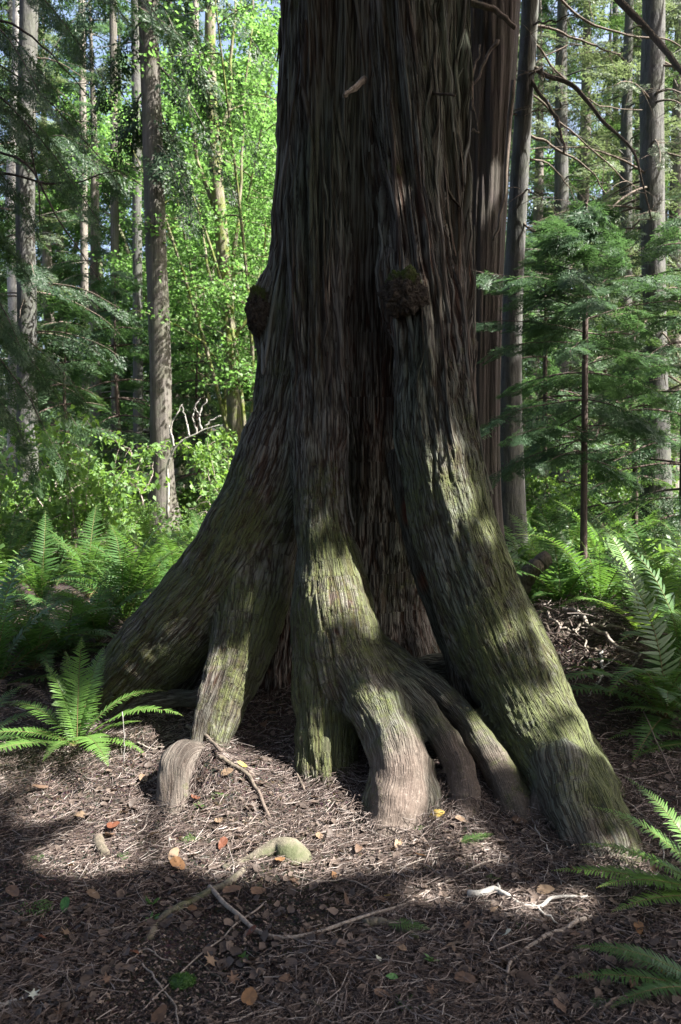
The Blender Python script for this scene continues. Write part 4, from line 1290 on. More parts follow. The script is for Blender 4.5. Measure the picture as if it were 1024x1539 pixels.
def pl(pts, Y, dY=0.0):
    n = len(pts)
    return [at(u, v, Y + dY * i / max(1, n - 1)) for i, (u, v) in enumerate(pts)]

def dead_twigs(g, P, n, L, mat=1, r=0.003):
    """bare side twigs along a dead limb"""
    for i in range(n):
        k = random.randrange(2, len(P)); p = np.asarray(P[k])
        d = np.array([random.gauss(0, 1), random.gauss(0, 1), random.gauss(-0.4, 0.5)]); d /= np.linalg.norm(d)
        V, Q, T = tube(bough_points(p, p + d * L * random.uniform(0.4, 1.2), 0.06, 5), np.linspace(r, r * 0.4, 5), 4); g.add(V, Q, T, mat)

def build_trees():
    random.seed(4)
    # slender trunk left of the cedar, with drooping dark boughs
    Y = 14.5
    root, b, g, P, r = px_tree('slender_cedar', 'straight slender brown trunk with flaking bark standing left of the giant cedar', 'tree',
                               [(208, -300, 12.5), (222, 0, 14), (232, 300, 15), (240, 520, 16), (243, 690, 17), (247, 800, 21)], Y, MAT['bark_slender'], 0.09, 0.75)
    lf = Geo()
    for u0, v0, u1, v1, dy in [(218, -160, 330, 10, .6), (219, -90, 400, 90, -.4), (222, -40, 330, 190, .4), (224, 30, 390, 230, .8), (226, 90, 360, 310, -.5), (227, 150, 300, 330, .3), (222, -10, 290, 120, -.8),
                               (218, -120, 110, 60, .5), (220, -60, 60, 110, -.6), (223, 20, 130, 200, .3), (226, 120, 160, 300, .6), (228, 210, 290, 330, -.7), (220, -80, 300, 60, 1.2), (216, -200, 400, -40, .8), (216, -200, 80, -60, .8), (222, 0, 380, 150, 1.4)]:
        add_bough(g, lf, at(u0, v0, Y), at(u1, v1, Y + dy), 0.12, 17, 0.80, SPRAY_MD, 0.018, 0.7, 0.10)
    finish(root, b, g, [MAT['bark_slender']], lf, MAT['needle_deep'])
    # trunks at the left edge
    Y = 12.5
    root, b, g, P, r = px_tree('grey_conifer', 'tall grey mottled trunk near the left edge, darker than the pale one beside it', 'tree',
                               [(50, -300, 13), (44, 0, 13), (38, 300, 13.5), (41, 500, 14), (40, 790, 17)], Y, MAT['bark_fir'])
    for i in range(14):
        k = random.randrange(10, len(P)); an = random.uniform(0, 6.28); ln = random.uniform(.4, 1.3)
        limb(g, [P[k], P[k] + np.array([math.cos(an) * ln * .5, math.sin(an) * ln * .5, -.05]), P[k] + np.array([math.cos(an) * ln, math.sin(an) * ln, -.35 * ln])], .012, .004, 1, 4)
    lf = Geo()
    for i in range(20):
        k = random.randrange(len(P) // 4, len(P)); an = i * 2.4; ln = random.uniform(1.2, 2.6)
        add_bough(g, lf, P[k], P[k] + np.array([math.cos(an) * ln, math.sin(an) * ln, -.25 * ln]), .1, 14, .6, SPRAY_MD, .014, .6, .15, 0, 1)
    finish(root, b, g, [MAT['bark_fir'], MAT['dead_dark']], lf, MAT['needle_deep'])
    root, b, g, P, r = px_tree('pale_trunk_tree', 'bright pale sunlit trunk at the left edge of the picture', 'tree',
                               [(34, -300, 8), (27, 100, 9), (18, 320, 10), (22, 480, 9), (21, 790, 11)], 16.0, MAT['bark_pale'], 0.04, 0.4, 14)
    finish(root, b, g, [MAT['bark_pale']])
    for lab, pts, Y, m in [
            ('thin brown trunk far off, between the left edge trunks and the slender one', [(168, -250, 5), (172, 250, 6), (174, 700, 7)], 21, 'bark_slender'),
            ('pale blotched thin trunk far off, just left of the slender trunk', [(202, -250, 6), (206, 300, 7), (208, 720, 8)], 19, 'bark_fir'),
            ('distant dark thin trunk halfway between left edge and slender trunk', [(120, -250, 5), (126, 300, 5.5), (130, 720, 6)], 25, 'bark_grey'),
            ('hazy thin trunk behind the bare pale shrub', [(296, -250, 4), (292, 300, 5), (290, 720, 6)], 25, 'bark_grey'),
            ('dark thin trunk far off between the young hemlock and the fir', [(846, -250, 4), (842, 250, 5), (838, 760, 6)], 20, 'bark_grey'),
            ('slim far trunk seen between the young hemlock and the knotty trunk', [(922, -250, 4), (926, 250, 4), (920, 760, 5)], 27, 'bark_fir')]:
        root, b, g, P, r = px_tree('distant_conifer', lab, 'tree', pts, Y, MAT[m], 0.05, 0.4, 10, 'thin trunks in the distance', 0.4)
        for i in range(10):
            k = random.randrange(6, len(P)); an = random.uniform(0, 6.28); ln = random.uniform(.5, 1.5)
            limb(g, [P[k], P[k] + np.array([math.cos(an) * ln, math.sin(an) * ln, -.3 * ln])], .012, .004, 0, 4)
        finish(root, b, g, [MAT[m]])
    # mossy maple
    Y = 16.0
    root, b, g, P, r = px_tree('mossy_maple', 'crooked trunk thick with yellow green moss behind the left flank of the cedar', 'tree',
                               [(322, -250, 6), (316, 60, 8), (322, 220, 9), (334, 360, 10), (342, 480, 11), (352, 590, 12), (360, 740, 14)], Y, MAT['bark_moss'], 0.08, 0.5, 14)
    for a in ([(340, 440), (352, 380), (362, 300), (366, 180), (380, 40)], [(330, 330), (300, 250), (285, 150), (262, 20)], [(344, 500), (320, 440), (308, 380), (300, 300)], [(322, 240), (345, 160), (350, 40), (360, -60)],
              [(346, 520), (372, 480), (392, 430), (400, 330)]):
        limb(g, pl(a, Y, random.uniform(-1, 1)), .05, .012, 0, 7, 0.06)
    finish(root, b, g, [MAT['bark_moss']])
    # reddish cedar close behind on the right
    Y = 7.6
    root, b, g, P, r = px_tree('red_barked_cedar', 'big reddish cedar trunk standing close behind the right side of the giant cedar', 'tree',
                               [(732, -330, 50), (729, 0, 49), (724, 200, 42), (720, 350, 38), (714, 600, 36), (708, 810, 46)], Y, MAT['bark_red'], 0.10, 0.5, 120, None, 0.05)
    for k, a, r0, r1 in ((1, [(772, 120), (765, 190), (760, 280), (752, 330), (742, 362)], .022, .010), (1, [(775, 40), (752, 20), (724, 10), (690, -6)], .020, .03),
                         (1, [(747, 60), (735, 80), (720, 115), (706, 135)], .016, .008)):
        limb(g, pl(a, Y - 0.36), r0, r1, k, 7, .02)
    finish(root, b, g, [MAT['bark_red'], MAT['dead_dark']])
    gl = Geo()
    for a in ([(722, 66), (720, 84), (713, 98), (710, 130), (712, 160), (716, 180), (719, 198)], [(713, 98), (709, 140), (711, 165)], [(719, 198), (711, 194), (706, 200)]):
        limb(gl, pl(a, 7.1), .009, .005, 0, 6, .015)
    o = link('hanging_twig', gl.data('hanging_twig', [MAT['dead_dark']], True))
    tag(o, 'pale lichen covered dead twig hanging against the reddish cedar trunk', 'twig')
    # fir with dead limbs in front of it
    Y = 8.2
    root, b, g, P, r = px_tree('leaning_fir', 'grey fir trunk leaning right, with long bare dead limbs, in front of the reddish cedar', 'tree',
                               [(806, -300, 12), (797, 0, 12), (788, 150, 12.5), (779, 300, 13.5), (771, 450, 15), (766, 620, 19), (768, 800, 27)], Y, MAT['bark_fir'], 0.06, 0.4, 36, None, 0.07)
    L = [([(797, 104), (835, 118), (880, 150), (920, 195), (958, 235), (978, 330)], -.9, .026, .008), ([(790, 108), (828, 160), (840, 195), (848, 232)], -.5, .02, .012), ([(785, 195), (830, 220), (880, 250), (912, 292)], .4, .016, .005),
         ([(797, 38), (820, 33), (868, 24)], -.4, .012, .005), ([(797, 34), (850, 52), (900, 72), (935, 80)], .5, .015, .005), ([(790, 112), (815, 103), (800, 108)], -.6, .012, .006), ([(788, 105), (850, 70), (838, 78)], .2, .008, .004),
         ([(784, 168), (830, 165), (868, 150)], -.3, .009, .003), ([(780, 285), (800, 288), (825, 292)], -.3, .012, .005), ([(805, -40), (880, -60), (925, -8), (985, 60), (1024, 106), (1075, 180)], -1.4, .045, .02),
         ([(775, 120), (752, 95), (702, 103)], -.5, .016, .009), ([(786, 170), (760, 172), (752, 176)], -.2, .012, .008), ([(777, 330), (800, 345), (820, 362)], -.3, .014, .006), ([(796, 60), (860, 130), (905, 160), (965, 165)], 1.2, .012, .004),
         ([(790, 130), (850, 190), (930, 260), (960, 290)], .9, .012, .004), ([(783, 230), (840, 260), (880, 330)], 1.0, .010, .003), ([(806, -30), (900, 40), (1000, 60), (1050, 90)], .8, .014, .005)]
    for a, dY, r0, r1 in L:
        W = pl(a, Y, dY); limb(g, W, r0, r1, 1, 6, .03)
        C = catmull(W, 14); dead_twigs(g, C, 7, 0.45, 1, 0.004)
    finish(root, b, g, [MAT['bark_fir'], MAT['dead_dark']])
    # knotty trunk at the right edge
    Y = 11.0
    root, b, g, P, r = px_tree('knotty_fir', 'blue grey knotty trunk near the right edge bristling with dead branches', 'tree',
                               [(978, -300, 15), (982, 0, 16), (980, 200, 16.5), (982, 400, 17), (986, 600, 18), (987, 790, 24)], Y, MAT['bark_fir'], 0.13, 0.5, 24)
    lf = Geo()
    for i in range(54):
        k = random.randrange(14, len(P)); an = i * 2.4; ln = random.uniform(.7, 2.3)
        e = P[k] + np.array([math.cos(an) * ln, math.sin(an) * ln * .8, random.uniform(-.75, .05) * ln])
        C = bough_points(P[k], e, 0.10, 10)
        V, Q, T = tube(C, np.linspace(.017, .004, 10), 5); g.add(V, Q, T, 1)
        dead_twigs(g, C, 8, .5, 1, .004)
        if i % 3: add_bough(None, lf, P[k], e, 0.10, 8, 0.36, SPRAY_MD, .01, .5, .45)
    finish(root, b, g, [MAT['bark_fir'], MAT['dead_dark']], lf, MAT['needle_grey'])
    # young hemlock on the right
    Y = 6.6
    root, b, g, P, r = px_tree('young_hemlock', 'young hemlock with thin dark stem and layered feathery boughs right of the giant cedar', 'tree',
                               [(882, 300, 1.6), (881, 350, 3.0), (880, 470, 4.2), (879, 620, 4.8), (878, 850, 5.6)], Y, MAT['bark_thin'], 0.06, 0.3, 10, None, 0.08)
    lf = Geo()
    for i, (v0, u1, v1, dy) in enumerate([
            (465, 722, 385, -.4), (470, 760, 440, .3), (500, 708, 478, -.3), (520, 742, 520, -.5), (540, 712, 572, .1), (560, 770, 585, .3), (600, 705, 640, -.3), (620, 760, 690, .2), (660, 720, 720, -.2), (650, 790, 650, -.5),
            (470, 1030, 390, -.2), (455, 990, 350, .4), (440, 930, 335, -.5), (430, 830, 345, -.3), (420, 800, 372, .5), (480, 1045, 450, .2), (500, 1000, 475, -.5), (520, 1040, 540, -.1), (560, 1010, 600, .3), (600, 970, 640, -.4),
            (640, 1015, 655, -.1), (400, 940, 352, .5), (390, 870, 330, -.6), (360, 915, 318, .2), (350, 850, 322, .2), (440, 870, 400, -.9), (470, 900, 450, -1.0), (520, 860, 520, -.9), (480, 840, 420, .9), (455, 920, 400, 1.0), (560, 900, 570, .9), (600, 850, 620, .8),
            (680, 815, 700, -.4), (690, 940, 710, .3), (535, 800, 545, -.7), (500, 960, 520, .6), (445, 1000, 420, -.6), (450, 780, 410, -.7), (480, 820, 470, .5), (305, 905, 322, -.1), (305, 862, 325, .2), (315, 915, 345, .2), (320, 845, 350, -.3), (330, 925, 362, -.2), (302, 884, 312, .3), (335, 835, 360, .4)]):
        if i % 6 == 4: continue
        add_bough(g, lf, at(880, v0, Y), at(u1 + random.uniform(-14, 14), v1 + random.uniform(-8, 22), Y + dy * 1.2), 0.05, random.randrange(13, 21), random.uniform(.30, .42), SPRAY_HI, .007, random.uniform(.1, .4), .15)
    finish(root, b, g, [MAT['bark_thin']], lf, MAT['needle_young'])
    # dark conifer just outside the left edge, its boughs hang into the picture
    Y = 7.0
    root, b, g, P, r = px_tree('dark_hemlock', 'dark hemlock at the left edge whose drooping shaded boughs hang into the picture', 'tree',
                               [(-110, -330, 16), (-105, 0, 18), (-100, 400, 20), (-98, 860, 26)], Y, MAT['bark_thin'], 0.06, 0.6, 16)
    lf = Geo()
    for u0, v0, u1, v1, dy in [(-105, -160, 200, 40, .3), (-105, -90, 150, 110, -.4), (-105, -30, 120, 190, .5), (-105, 60, 190, 290, .2), (-105, 100, 150, 340, -.5), (-105, 130, 110, 300, .7), (-105, 0, 60, 140, -.9),
                               (-100, 430, 115, 640, .1), (-100, 470, 95, 690, -.4), (-100, 400, 60, 570, .4), (-100, 500, 60, 720, .3), (-100, 260, 50, 430, .8), (-105, -220, 290, -20, .6), (-105, -260, 260, 60, 1.2), (-105, 190, 60, 350, -.3),
                               (-100, 350, 30, 520, -.6), (-100, 450, 130, 600, .9), (-105, 80, 90, 230, 1.1), (-105, -120, 90, 30, 1.0)]:
        add_bough(g, lf, at(u0, v0, Y), at(u1, v1, Y + dy), 0.14, 20, 0.40, SPRAY_HI, .012, .5, .3)
    for a in ([(-105, 20), (10, 35), (70, 75), (130, 140)], [(-105, 240), (20, 262), (90, 275), (180, 255)], [(-105, 130), (20, 170), (50, 240), (62, 330)], [(-105, 200), (30, 240), (90, 330), (150, 420)]):
        W = pl(a, Y, -.3); limb(g, W, .014, .004, 0, 5, .03); dead_twigs(g, catmull(W, 14), 9, .4, 0, .003)
    finish(root, b, g, [MAT['bark_thin']], lf, MAT['needle'])

# ------------------------------------------------------------------ the forest behind
def place(name, data, u, Y, rz, s, label, cat, group):
    x = at(u, 700, Y)[0]; z = gz1(x, Y)
    root = thing(name, label, cat, (x, Y, z), group, rz)
    for me in data:
        o = link(me.name.split('.')[0], me, root); o.scale = (s, s, s)
    return root

def build_forest():
    C = [conifer_mesh(21, 15, .20, 1.5, 62, 3.0, SPRAY_MD, 0.85, 12, MAT['bark_grey'], MAT['needle']),
         conifer_mesh(22, 14, .17, 2.2, 50, 2.6, SPRAY_MD, 0.75, 8, MAT['bark_fir'], MAT['needle_grey'], dead=22),
         conifer_mesh(23, 13, .16, 0.9, 60, 2.4, SPRAY_MD, 0.75, 11, MAT['bark_grey'], MAT['needle_young'])]
    for k, u, Y, rz, s, lab in [
            (1, 838, 15.5, 0, .95, 'grey green conifer behind the young hemlock, nearest of those beyond it'), (1, 935, 18, 1, 1, 'grey green conifer left of the knotty trunk, some way behind it'),
            (1, 1075, 16, 2, 1, 'grey green conifer at the right edge behind the knotty trunk'), (2, 800, 20, 4, 1, 'fresh green conifer behind the leaning fir'),
            (1, 985, 26, 5, 1.2, 'far grey green conifer behind the knotty trunk'), (0, 770, 29, 6, 1.2, 'far dark conifer glimpsed behind the leaning fir'), (2, 1040, 26, 7, 1.1, 'fresh green conifer far off at the right edge'),
            (1, 905, 32, 8, 1.3, 'farthest grey green conifer on the right'), (0, 868, 22, 3, 1.05, 'far dark conifer above the young hemlock'), (0, 1010, 20, 1, 1.05, 'dark conifer right of the knotty trunk, some way behind it'), (2, 945, 24, 4.2, 1.15, 'fresh green conifer far behind, left of the knotty trunk'),
            (0, 80, 27, 1.5, 1, 'dark conifer behind the two left edge trunks'), (0, -40, 21, 2.5, 1, 'dark conifer cut by the left edge behind the dark hemlock'), (2, 148, 22, 3.5, 1, 'fresh green conifer between left edge trunks and slender trunk'),
            (1, 30, 25, 4.5, 1.2, 'grey green conifer far off at the left edge'), (0, 265, 30, 5.5, 1.2, 'far dark conifer right of the slender trunk'), (1, 190, 33, 6.5, 1.3, 'farthest grey green conifer left of the slender trunk'),
            (0, 385, 34, .5, 1.3, 'far dark conifer beside the left flank of the giant cedar'), (2, 100, 30, 1, 1.2, 'far fresh green conifer left of the slender trunk'), (0, 690, 36, 1.7, 1.3, 'far dark conifer hidden mostly by the reddish cedar')]:
        place('forest_conifer', C[k], u, Y, rz, s, lab, 'tree', 'conifers of the forest behind')
    for k, x, y, rz, s, lab in [(0, -6.5, -3.5, 0, 1.1, 'tall conifer outside the picture, left behind the photographer'), (2, -3.5, -8, 2, 1.2, 'tall conifer outside the picture, straight behind the photographer'),
                                (0, -9, 1.5, 4, 1.1, 'tall conifer outside the picture on the left side'), (2, 2.0, -10, 1, 1.2, 'tall conifer outside the picture, right behind the photographer')]:
        root = thing('forest_conifer', lab, 'tree', (x, y, gz1(x, y)), 'conifers of the forest behind', rz)  # unseen conifers added to cut the sky light reaching the foreground
        for me in C[k]:
            o = link(me.name.split('.')[0], me, root); o.scale = (s, s, s)
    U = [conifer_mesh(31, 4.6, .05, .35, 40, 1.5, SPRAY_MD, .48, 11, MAT['bark_thin'], MAT['needle_young'], dead=0, sides=8),
         conifer_mesh(32, 3.4, .04, .25, 34, 1.2, SPRAY_MD, .42, 10, MAT['bark_thin'], MAT['needle'], dead=2, sides=8)]
    for k, u, Y, rz, s, lab in [
            (0, 178, 15.5, 0, 1, 'small hemlock with pale green tiers left of the slender trunk'), (1, 105, 13.5, 1, 1, 'small dark hemlock under the left edge boughs'), (1, 300, 17, 2, 1.15, 'small dark hemlock behind the bare pale shrub'),
            (0, 350, 20, 3, 1.1, 'small hemlock under the mossy maple'), (1, 40, 16, 4, 1.1, 'small dark hemlock at the foot of the left edge trunks'), (0, 815, 12, 5, .9, 'small hemlock at the foot of the leaning fir'),
            (1, 955, 10.5, .4, .9, 'small dark hemlock left of the knotty trunk foot'), (0, 1030, 9.5, 1.4, .85, 'small hemlock at the right edge behind the ferns'), (1, 905, 14, 2.4, 1.2, 'small dark hemlock behind the young hemlock stem'),
            (0, 765, 13, 3.4, 1, 'small hemlock in shade right of the reddish cedar foot'), (1, 850, 17, 4.4, 1.3, 'small dark hemlock farther back behind the leaning fir'), (1, 990, 14.5, 5.4, 1.3, 'small dark hemlock behind the knotty trunk foot'),
            (0, 230, 22, 2.2, 1.1, 'small hemlock far behind the slender trunk')]:
        place('small_hemlock', U[k], u, Y, rz, s, lab, 'tree', 'small hemlocks of the understorey')
    Mp = [maple_mesh(41, 13, .16, 3.2, 36000, .078, MAT['bark_maple'], MAT['maple'], 1, .18),
          maple_mesh(42, 12, .13, 2.8, 31000, .076, MAT['bark_maple'], MAT['maple'], 2, .22),
          maple_mesh(43, 9, .045, 1.9, 14000, .07, MAT['bark_moss'], MAT['maple'], 7, .30)]
    for k, u, Y, rz, s, lab in [
            (0, 305, 21, 0, 1, 'sunlit bright green maple between the slender trunk and the giant cedar'), (1, 375, 24, 1, 1.1, 'sunlit maple close to the left flank of the giant cedar'), (1, 262, 27, 2, 1.2, 'far sunlit maple just right of the slender trunk'),
            (0, 425, 28, 3, 1.2, 'far sunlit maple half hidden by the giant cedar'), (0, 160, 29, 4, 1.2, 'sunlit maple far left of the slender trunk'), (2, 392, 15.5, 5, 1, 'vine maple of many thin stems beside the giant cedar'),
            (2, 330, 19, 1.2, 1.1, 'vine maple behind the mossy maple'), (1, 60, 34, 2.2, 1.3, 'farthest sunlit maple near the left edge'), (0, 855, 30, 3.3, 1.1, 'sunlit maple far off behind the young hemlock'), (1, 960, 36, 4.3, 1.2, 'farthest sunlit maple on the right'),
            (2, 800, 24, 5.3, 1.0, 'vine maple seen past the leaning fir'), (0, 340, 33, 5.0, 1.35, 'farthest sunlit maple in the middle of the left gap')]:
        place('broadleaf_maple', Mp[k], u, Y, rz, s, lab, 'tree', 'broad leaved maples in the sun')
    # far-off wood that reads as one mass
    n = 60000
    th = rng.uniform(-0.62, 0.62, n); Y = rng.uniform(40, 54, n)
    x = np.tan(th) * Y; z = rng.random(n) ** 1.25 * 19
    q = np.stack([x * .16, Y * .16, z * .22], 1)
    keep = fbm(q, 3) > -0.05 + 0.06 * (z - 4)
    P = np.stack([x, Y, z + .2], 1)[keep]; n = len(P)
    nn = unit(rng.normal(size=(n, 3)) + [0, 0, .6]); L = .28 + .3 * rng.random(n)
    V, Q = diamonds(P, rng.normal(size=(n, 3)), nn, L, L * .7)
    g = Geo(); g.add(V, Q, r=np.repeat(rng.random(n), 4))
    o = link('far_woods', g.data('far_woods', [MAT['maple_far']], False))
    tag(o, 'far off green wood closing the view behind the trunks', 'woods', kind='stuff')

def build_undergrowth():
    S = [shrub_mesh(61, 1.1, .75, 1500, .075, MAT['dead'], MAT['shrub']), shrub_mesh(62, .8, .65, 1200, .07, MAT['dead'], MAT['shrub']), shrub_mesh(63, 1.5, .8, 1700, .08, MAT['dead'], MAT['shrub'])]
    rows = {'behind the left ferns': [(-20, 9.2), (50, 9.8), (120, 9.4), (185, 10.4), (290, 10.8), (345, 11.4)],
            'in the middle of the left thicket': [(10, 12), (80, 12.6), (150, 12.2), (205, 13.2), (290, 13.4), (350, 13)],
            'at the back of the left thicket': [(0, 15), (70, 16.5), (130, 16), (200, 17.5), (275, 16.5), (330, 18), (390, 17)],
            'behind the right ferns': [(800, 11.5), (860, 12.5), (930, 12), (1000, 13), (775, 15), (900, 16.5), (970, 17)]}
    i = 0
    for row, L in rows.items():
        L = sorted(L)
        for j, (u, Y) in enumerate(L):
            lab = f'leafy light green shrub {row}, {ord_(j)} from the left'
            place('salmonberry_shrub', S[i % 3], u, Y, i * 1.3, random.uniform(.85, 1.2) * (.55 if 170 < u < 300 and Y < 14.5 else 1), lab, 'shrub', 'leafy shrubs of the undergrowth'); i += 1
    # low cover nobody could count
    n = 30000
    Y = 7.5 + 20 * rng.random(n) ** 1.4; x = rng.uniform(-.52, .52, n) * Y
    keep = (fbm(np.stack([x * .5, Y * .5, x * 0], 1), 2) > -.15) & (np.abs(x - .3) > .7)
    x, Y = x[keep], Y[keep]; n = len(x)
    P = np.stack([x, Y, gz(x, Y) + rng.random(n) ** 1.5 * .45], 1)
    nn = unit(rng.normal(size=(n, 3)) * .5 + [0, 0, 1]); L = .05 + .06 * rng.random(n)
    V, Q = diamonds(P, rng.normal(size=(n, 3)), nn, L, L * .65)
    g = Geo(); g.add(V, Q, r=np.repeat(rng.random(n), 4))
    o = link('ground_cover', g.data('ground_cover', [MAT['shrub']], False))
    tag(o, 'low leafy ground cover between the shrubs and ferns', 'ground cover', kind='stuff')
    # bare pale shrub
    Y = 12.5
    g = Geo(); b = at(252, 720, Y); b[2] = gz1(b[0], b[1])
    for a, r0 in (([(252, 780), (254, 700), (264, 672), (300, 648), (330, 640)], 2.2), ([(262, 674), (257, 640), (274, 608)], 1.5), ([(285, 656), (279, 628), (275, 612)], 1.3), ([(296, 650), (291, 632), (292, 615)], 1.2),
                  ([(303, 647), (300, 625), (311, 600)], 1.4), ([(308, 640), (325, 628), (332, 625)], 1.2), ([(300, 626), (295, 612), (301, 598)], 1.0), ([(262, 674), (256, 655), (255, 640)], 1.0)):
        limb(g, pl(a, Y), pxr(r0 * 1.25, Y), pxr(.7, Y), 0, 5, .03)
    root = thing('bare_shrub', 'bare pale dead shrub with upturned twigs right of the slender trunk', 'shrub', b)
    link('stem', g.data('stem', [MAT['dead_pale']], True, b), root)
    for lab, Y, segs in (('bare tangled dead twigs left of the slender trunk foot', 12, [[(215, 760), (205, 715), (190, 690)], [(210, 735), (185, 720), (165, 712)], [(205, 715), (212, 690), (220, 672)], [(212, 745), (228, 720), (230, 700)], [(196, 700), (198, 680), (186, 668)]]),
                         ('bare tangled pale twigs in the thicket under the dark hemlock boughs', 10.5, [[(70, 800), (75, 750), (95, 715)], [(72, 770), (50, 740), (40, 705)], [(75, 755), (100, 745), (130, 720)], [(60, 790), (30, 770), (20, 745)], [(85, 735), (80, 705), (88, 690)], [(95, 745), (120, 750), (150, 738)]]),
                         ('bare twigs arching from the thicket between slender trunk and giant cedar', 12, [[(330, 790), (315, 755), (285, 765)], [(325, 775), (300, 770), (280, 790)], [(318, 760), (305, 735), (310, 715)], [(330, 790), (345, 750), (340, 720)]])):
        g = Geo(); b = at(*segs[0][0], Y); b[2] = gz1(b[0], b[1])
        for a in segs:
            W = pl(a, Y, .2); limb(g, W, .010, .004, 0, 5, .03); dead_twigs(g, catmull(W, 10), 4, .3, 0, .003)
        root = thing('bare_shrub', lab, 'shrub', b); link('stem', g.data('stem', [MAT['dead']], True, b), root)

def build_ferns():
    make_fronds()
    rows = [('beside the left buttress, front row', 'left front', [(-14, 5.0), (45, 5.3), (92, 5.5), (142, 5.7), (185, 6.2), (222, 6.5), (262, 7.0)]),
            ('in the left thicket, second row', 'left', [(-10, 6.9), (60, 7.1), (130, 7.4), (262, 7.6), (205, 7.9)]),
            ('in the left thicket, back row', 'left', [(10, 8.6), (85, 8.9), (160, 9.2), (235, 9.4), (310, 9.6), (345, 9.9)]),
            ('right of the cedar, front row', 'right', [(808, 6.7), (850, 6.3), (905, 6.2), (1012, 5.6), (1040, 4.7), (1010, 4.4)]),
            ('right of the giant cedar, second row', 'right', [(790, 7.6), (832, 7.4), (880, 7.7), (935, 7.2), (985, 6.8), (1035, 7.1)]),
            ('right of the giant cedar, back row', 'right', [(775, 9), (815, 8.8), (862, 9.2), (910, 8.9), (958, 9.3), (1005, 8.9), (1040, 9.4)]),
            ('at the far back of the right thicket', 'right', [(800, 10.8), (850, 11), (905, 10.6), (955, 11.2), (1010, 10.8)])]
    i = 0
    for row, side, L in rows:
        L = sorted(L)
        for j, (u, Y) in enumerate(L):
            x = at(u, 700, Y)[0]
            fern((x, Y, gz1(x, Y)), (0.82 if side.startswith('left') else 0.95) + 0.22 * random.random(), f'sword fern {row}, {ord_(j)} from left', 'sword ferns round the giant cedar', random.randrange(14, 20), 100 + i); i += 1
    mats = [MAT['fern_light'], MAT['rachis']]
    # tall bright fern on the right
    b = at(968, 980, 5.2); b[2] = gz1(b[0], b[1])
    root = thing('sword_fern', 'tall fern with a glowing yellow green frond near the right edge', 'fern', b)
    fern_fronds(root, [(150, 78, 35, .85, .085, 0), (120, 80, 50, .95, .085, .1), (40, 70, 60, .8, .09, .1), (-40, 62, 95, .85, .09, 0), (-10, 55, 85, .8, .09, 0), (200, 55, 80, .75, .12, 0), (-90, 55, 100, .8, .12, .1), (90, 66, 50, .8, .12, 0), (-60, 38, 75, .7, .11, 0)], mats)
    # fern in the sun at lower left
    b = on_ground(116, 1122)
    root = thing('sword_fern', 'sunlit yellow green fern in front of the left buttress root', 'fern', b)
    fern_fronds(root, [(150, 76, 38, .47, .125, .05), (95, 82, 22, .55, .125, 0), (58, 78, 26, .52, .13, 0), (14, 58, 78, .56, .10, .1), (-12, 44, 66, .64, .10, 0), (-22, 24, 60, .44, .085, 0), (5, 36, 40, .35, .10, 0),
                       (166, 50, 80, .55, .10, 0), (188, 34, 55, .40, .09, 0), (-62, 34, 66, .62, .115, .15), (-128, 24, 44, .62, .095, 0), (-160, 30, 60, .58, .09, .1), (75, 70, 40, .5, .12, 0), (120, 74, 30, .5, .12, 0), (130, 60, 45, .42, .11, 0), (-100, 34, 70, .35, .1, 0)], mats)
    b = on_ground(-50, 1130)
    root = thing('sword_fern', 'shaded fern at the left edge reaching in front of the fallen twigs', 'fern', b)
    fern_fronds(root, [(20, 42, 60, .5, .1, 0), (-15, 30, 50, .45, .09, 0), (60, 55, 60, .5, .1, 0), (-50, 30, 50, .5, .1, 0)], [MAT['fern'], MAT['rachis']])
    b = on_ground(-40, 985)
    root = thing('sword_fern', 'arching fern with a long dark frond lying across at the left edge', 'fern', b)
    fern_fronds(root, [(25, 50, 75, .85, .11, 0), (-5, 40, 60, .7, .1, .1), (60, 60, 60, .7, .1, 0), (-40, 40, 60, .6, .1, 0), (100, 65, 50, .7, .1, 0)], [MAT['fern'], MAT['rachis']])
    # ferns leaning in from the right edge
    b = on_ground(1085, 1120)
    root = thing('sword_fern', 'shaded fern leaning in from the right edge beside the buttress foot', 'fern', b)
    fern_fronds(root, [(172, 38, 62, .62, .1, .1), (186, 22, 45, .62, .1, 0), (160, 52, 75, .62, .1, 0), (200, 12, 30, .55, .09, 0), (140, 60, 70, .6, .1, 0)], [MAT['fern'], MAT['rachis']])
    b = on_ground(1075, 1350)
    root = thing('sword_fern', 'bright fern at the lower right edge with fronds spread over the litter', 'fern', b)
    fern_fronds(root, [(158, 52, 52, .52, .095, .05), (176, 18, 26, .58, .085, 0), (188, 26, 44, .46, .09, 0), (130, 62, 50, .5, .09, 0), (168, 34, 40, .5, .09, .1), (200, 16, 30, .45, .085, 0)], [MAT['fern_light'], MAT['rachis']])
    b = on_ground(1070, 1490)
    root = thing('sword_fern', 'dark fern in the bottom right corner lying low over the soil', 'fern', b)
    fern_fronds(root, [(182, 16, 24, .44, .085, 0), (170, 32, 50, .42, .085, 0), (200, 22, 45, .38, .08, 0), (160, 18, 24, .4, .08, 0)], [MAT['fern'], MAT['rachis']])

# ------------------------------------------------------------------ sticks, roots and leaves on the ground
def ground_path(pts, lift=0.006):
    P = [on_ground(u, v) for u, v in pts]
    return [p + np.array([0, 0, lift]) for p in P]

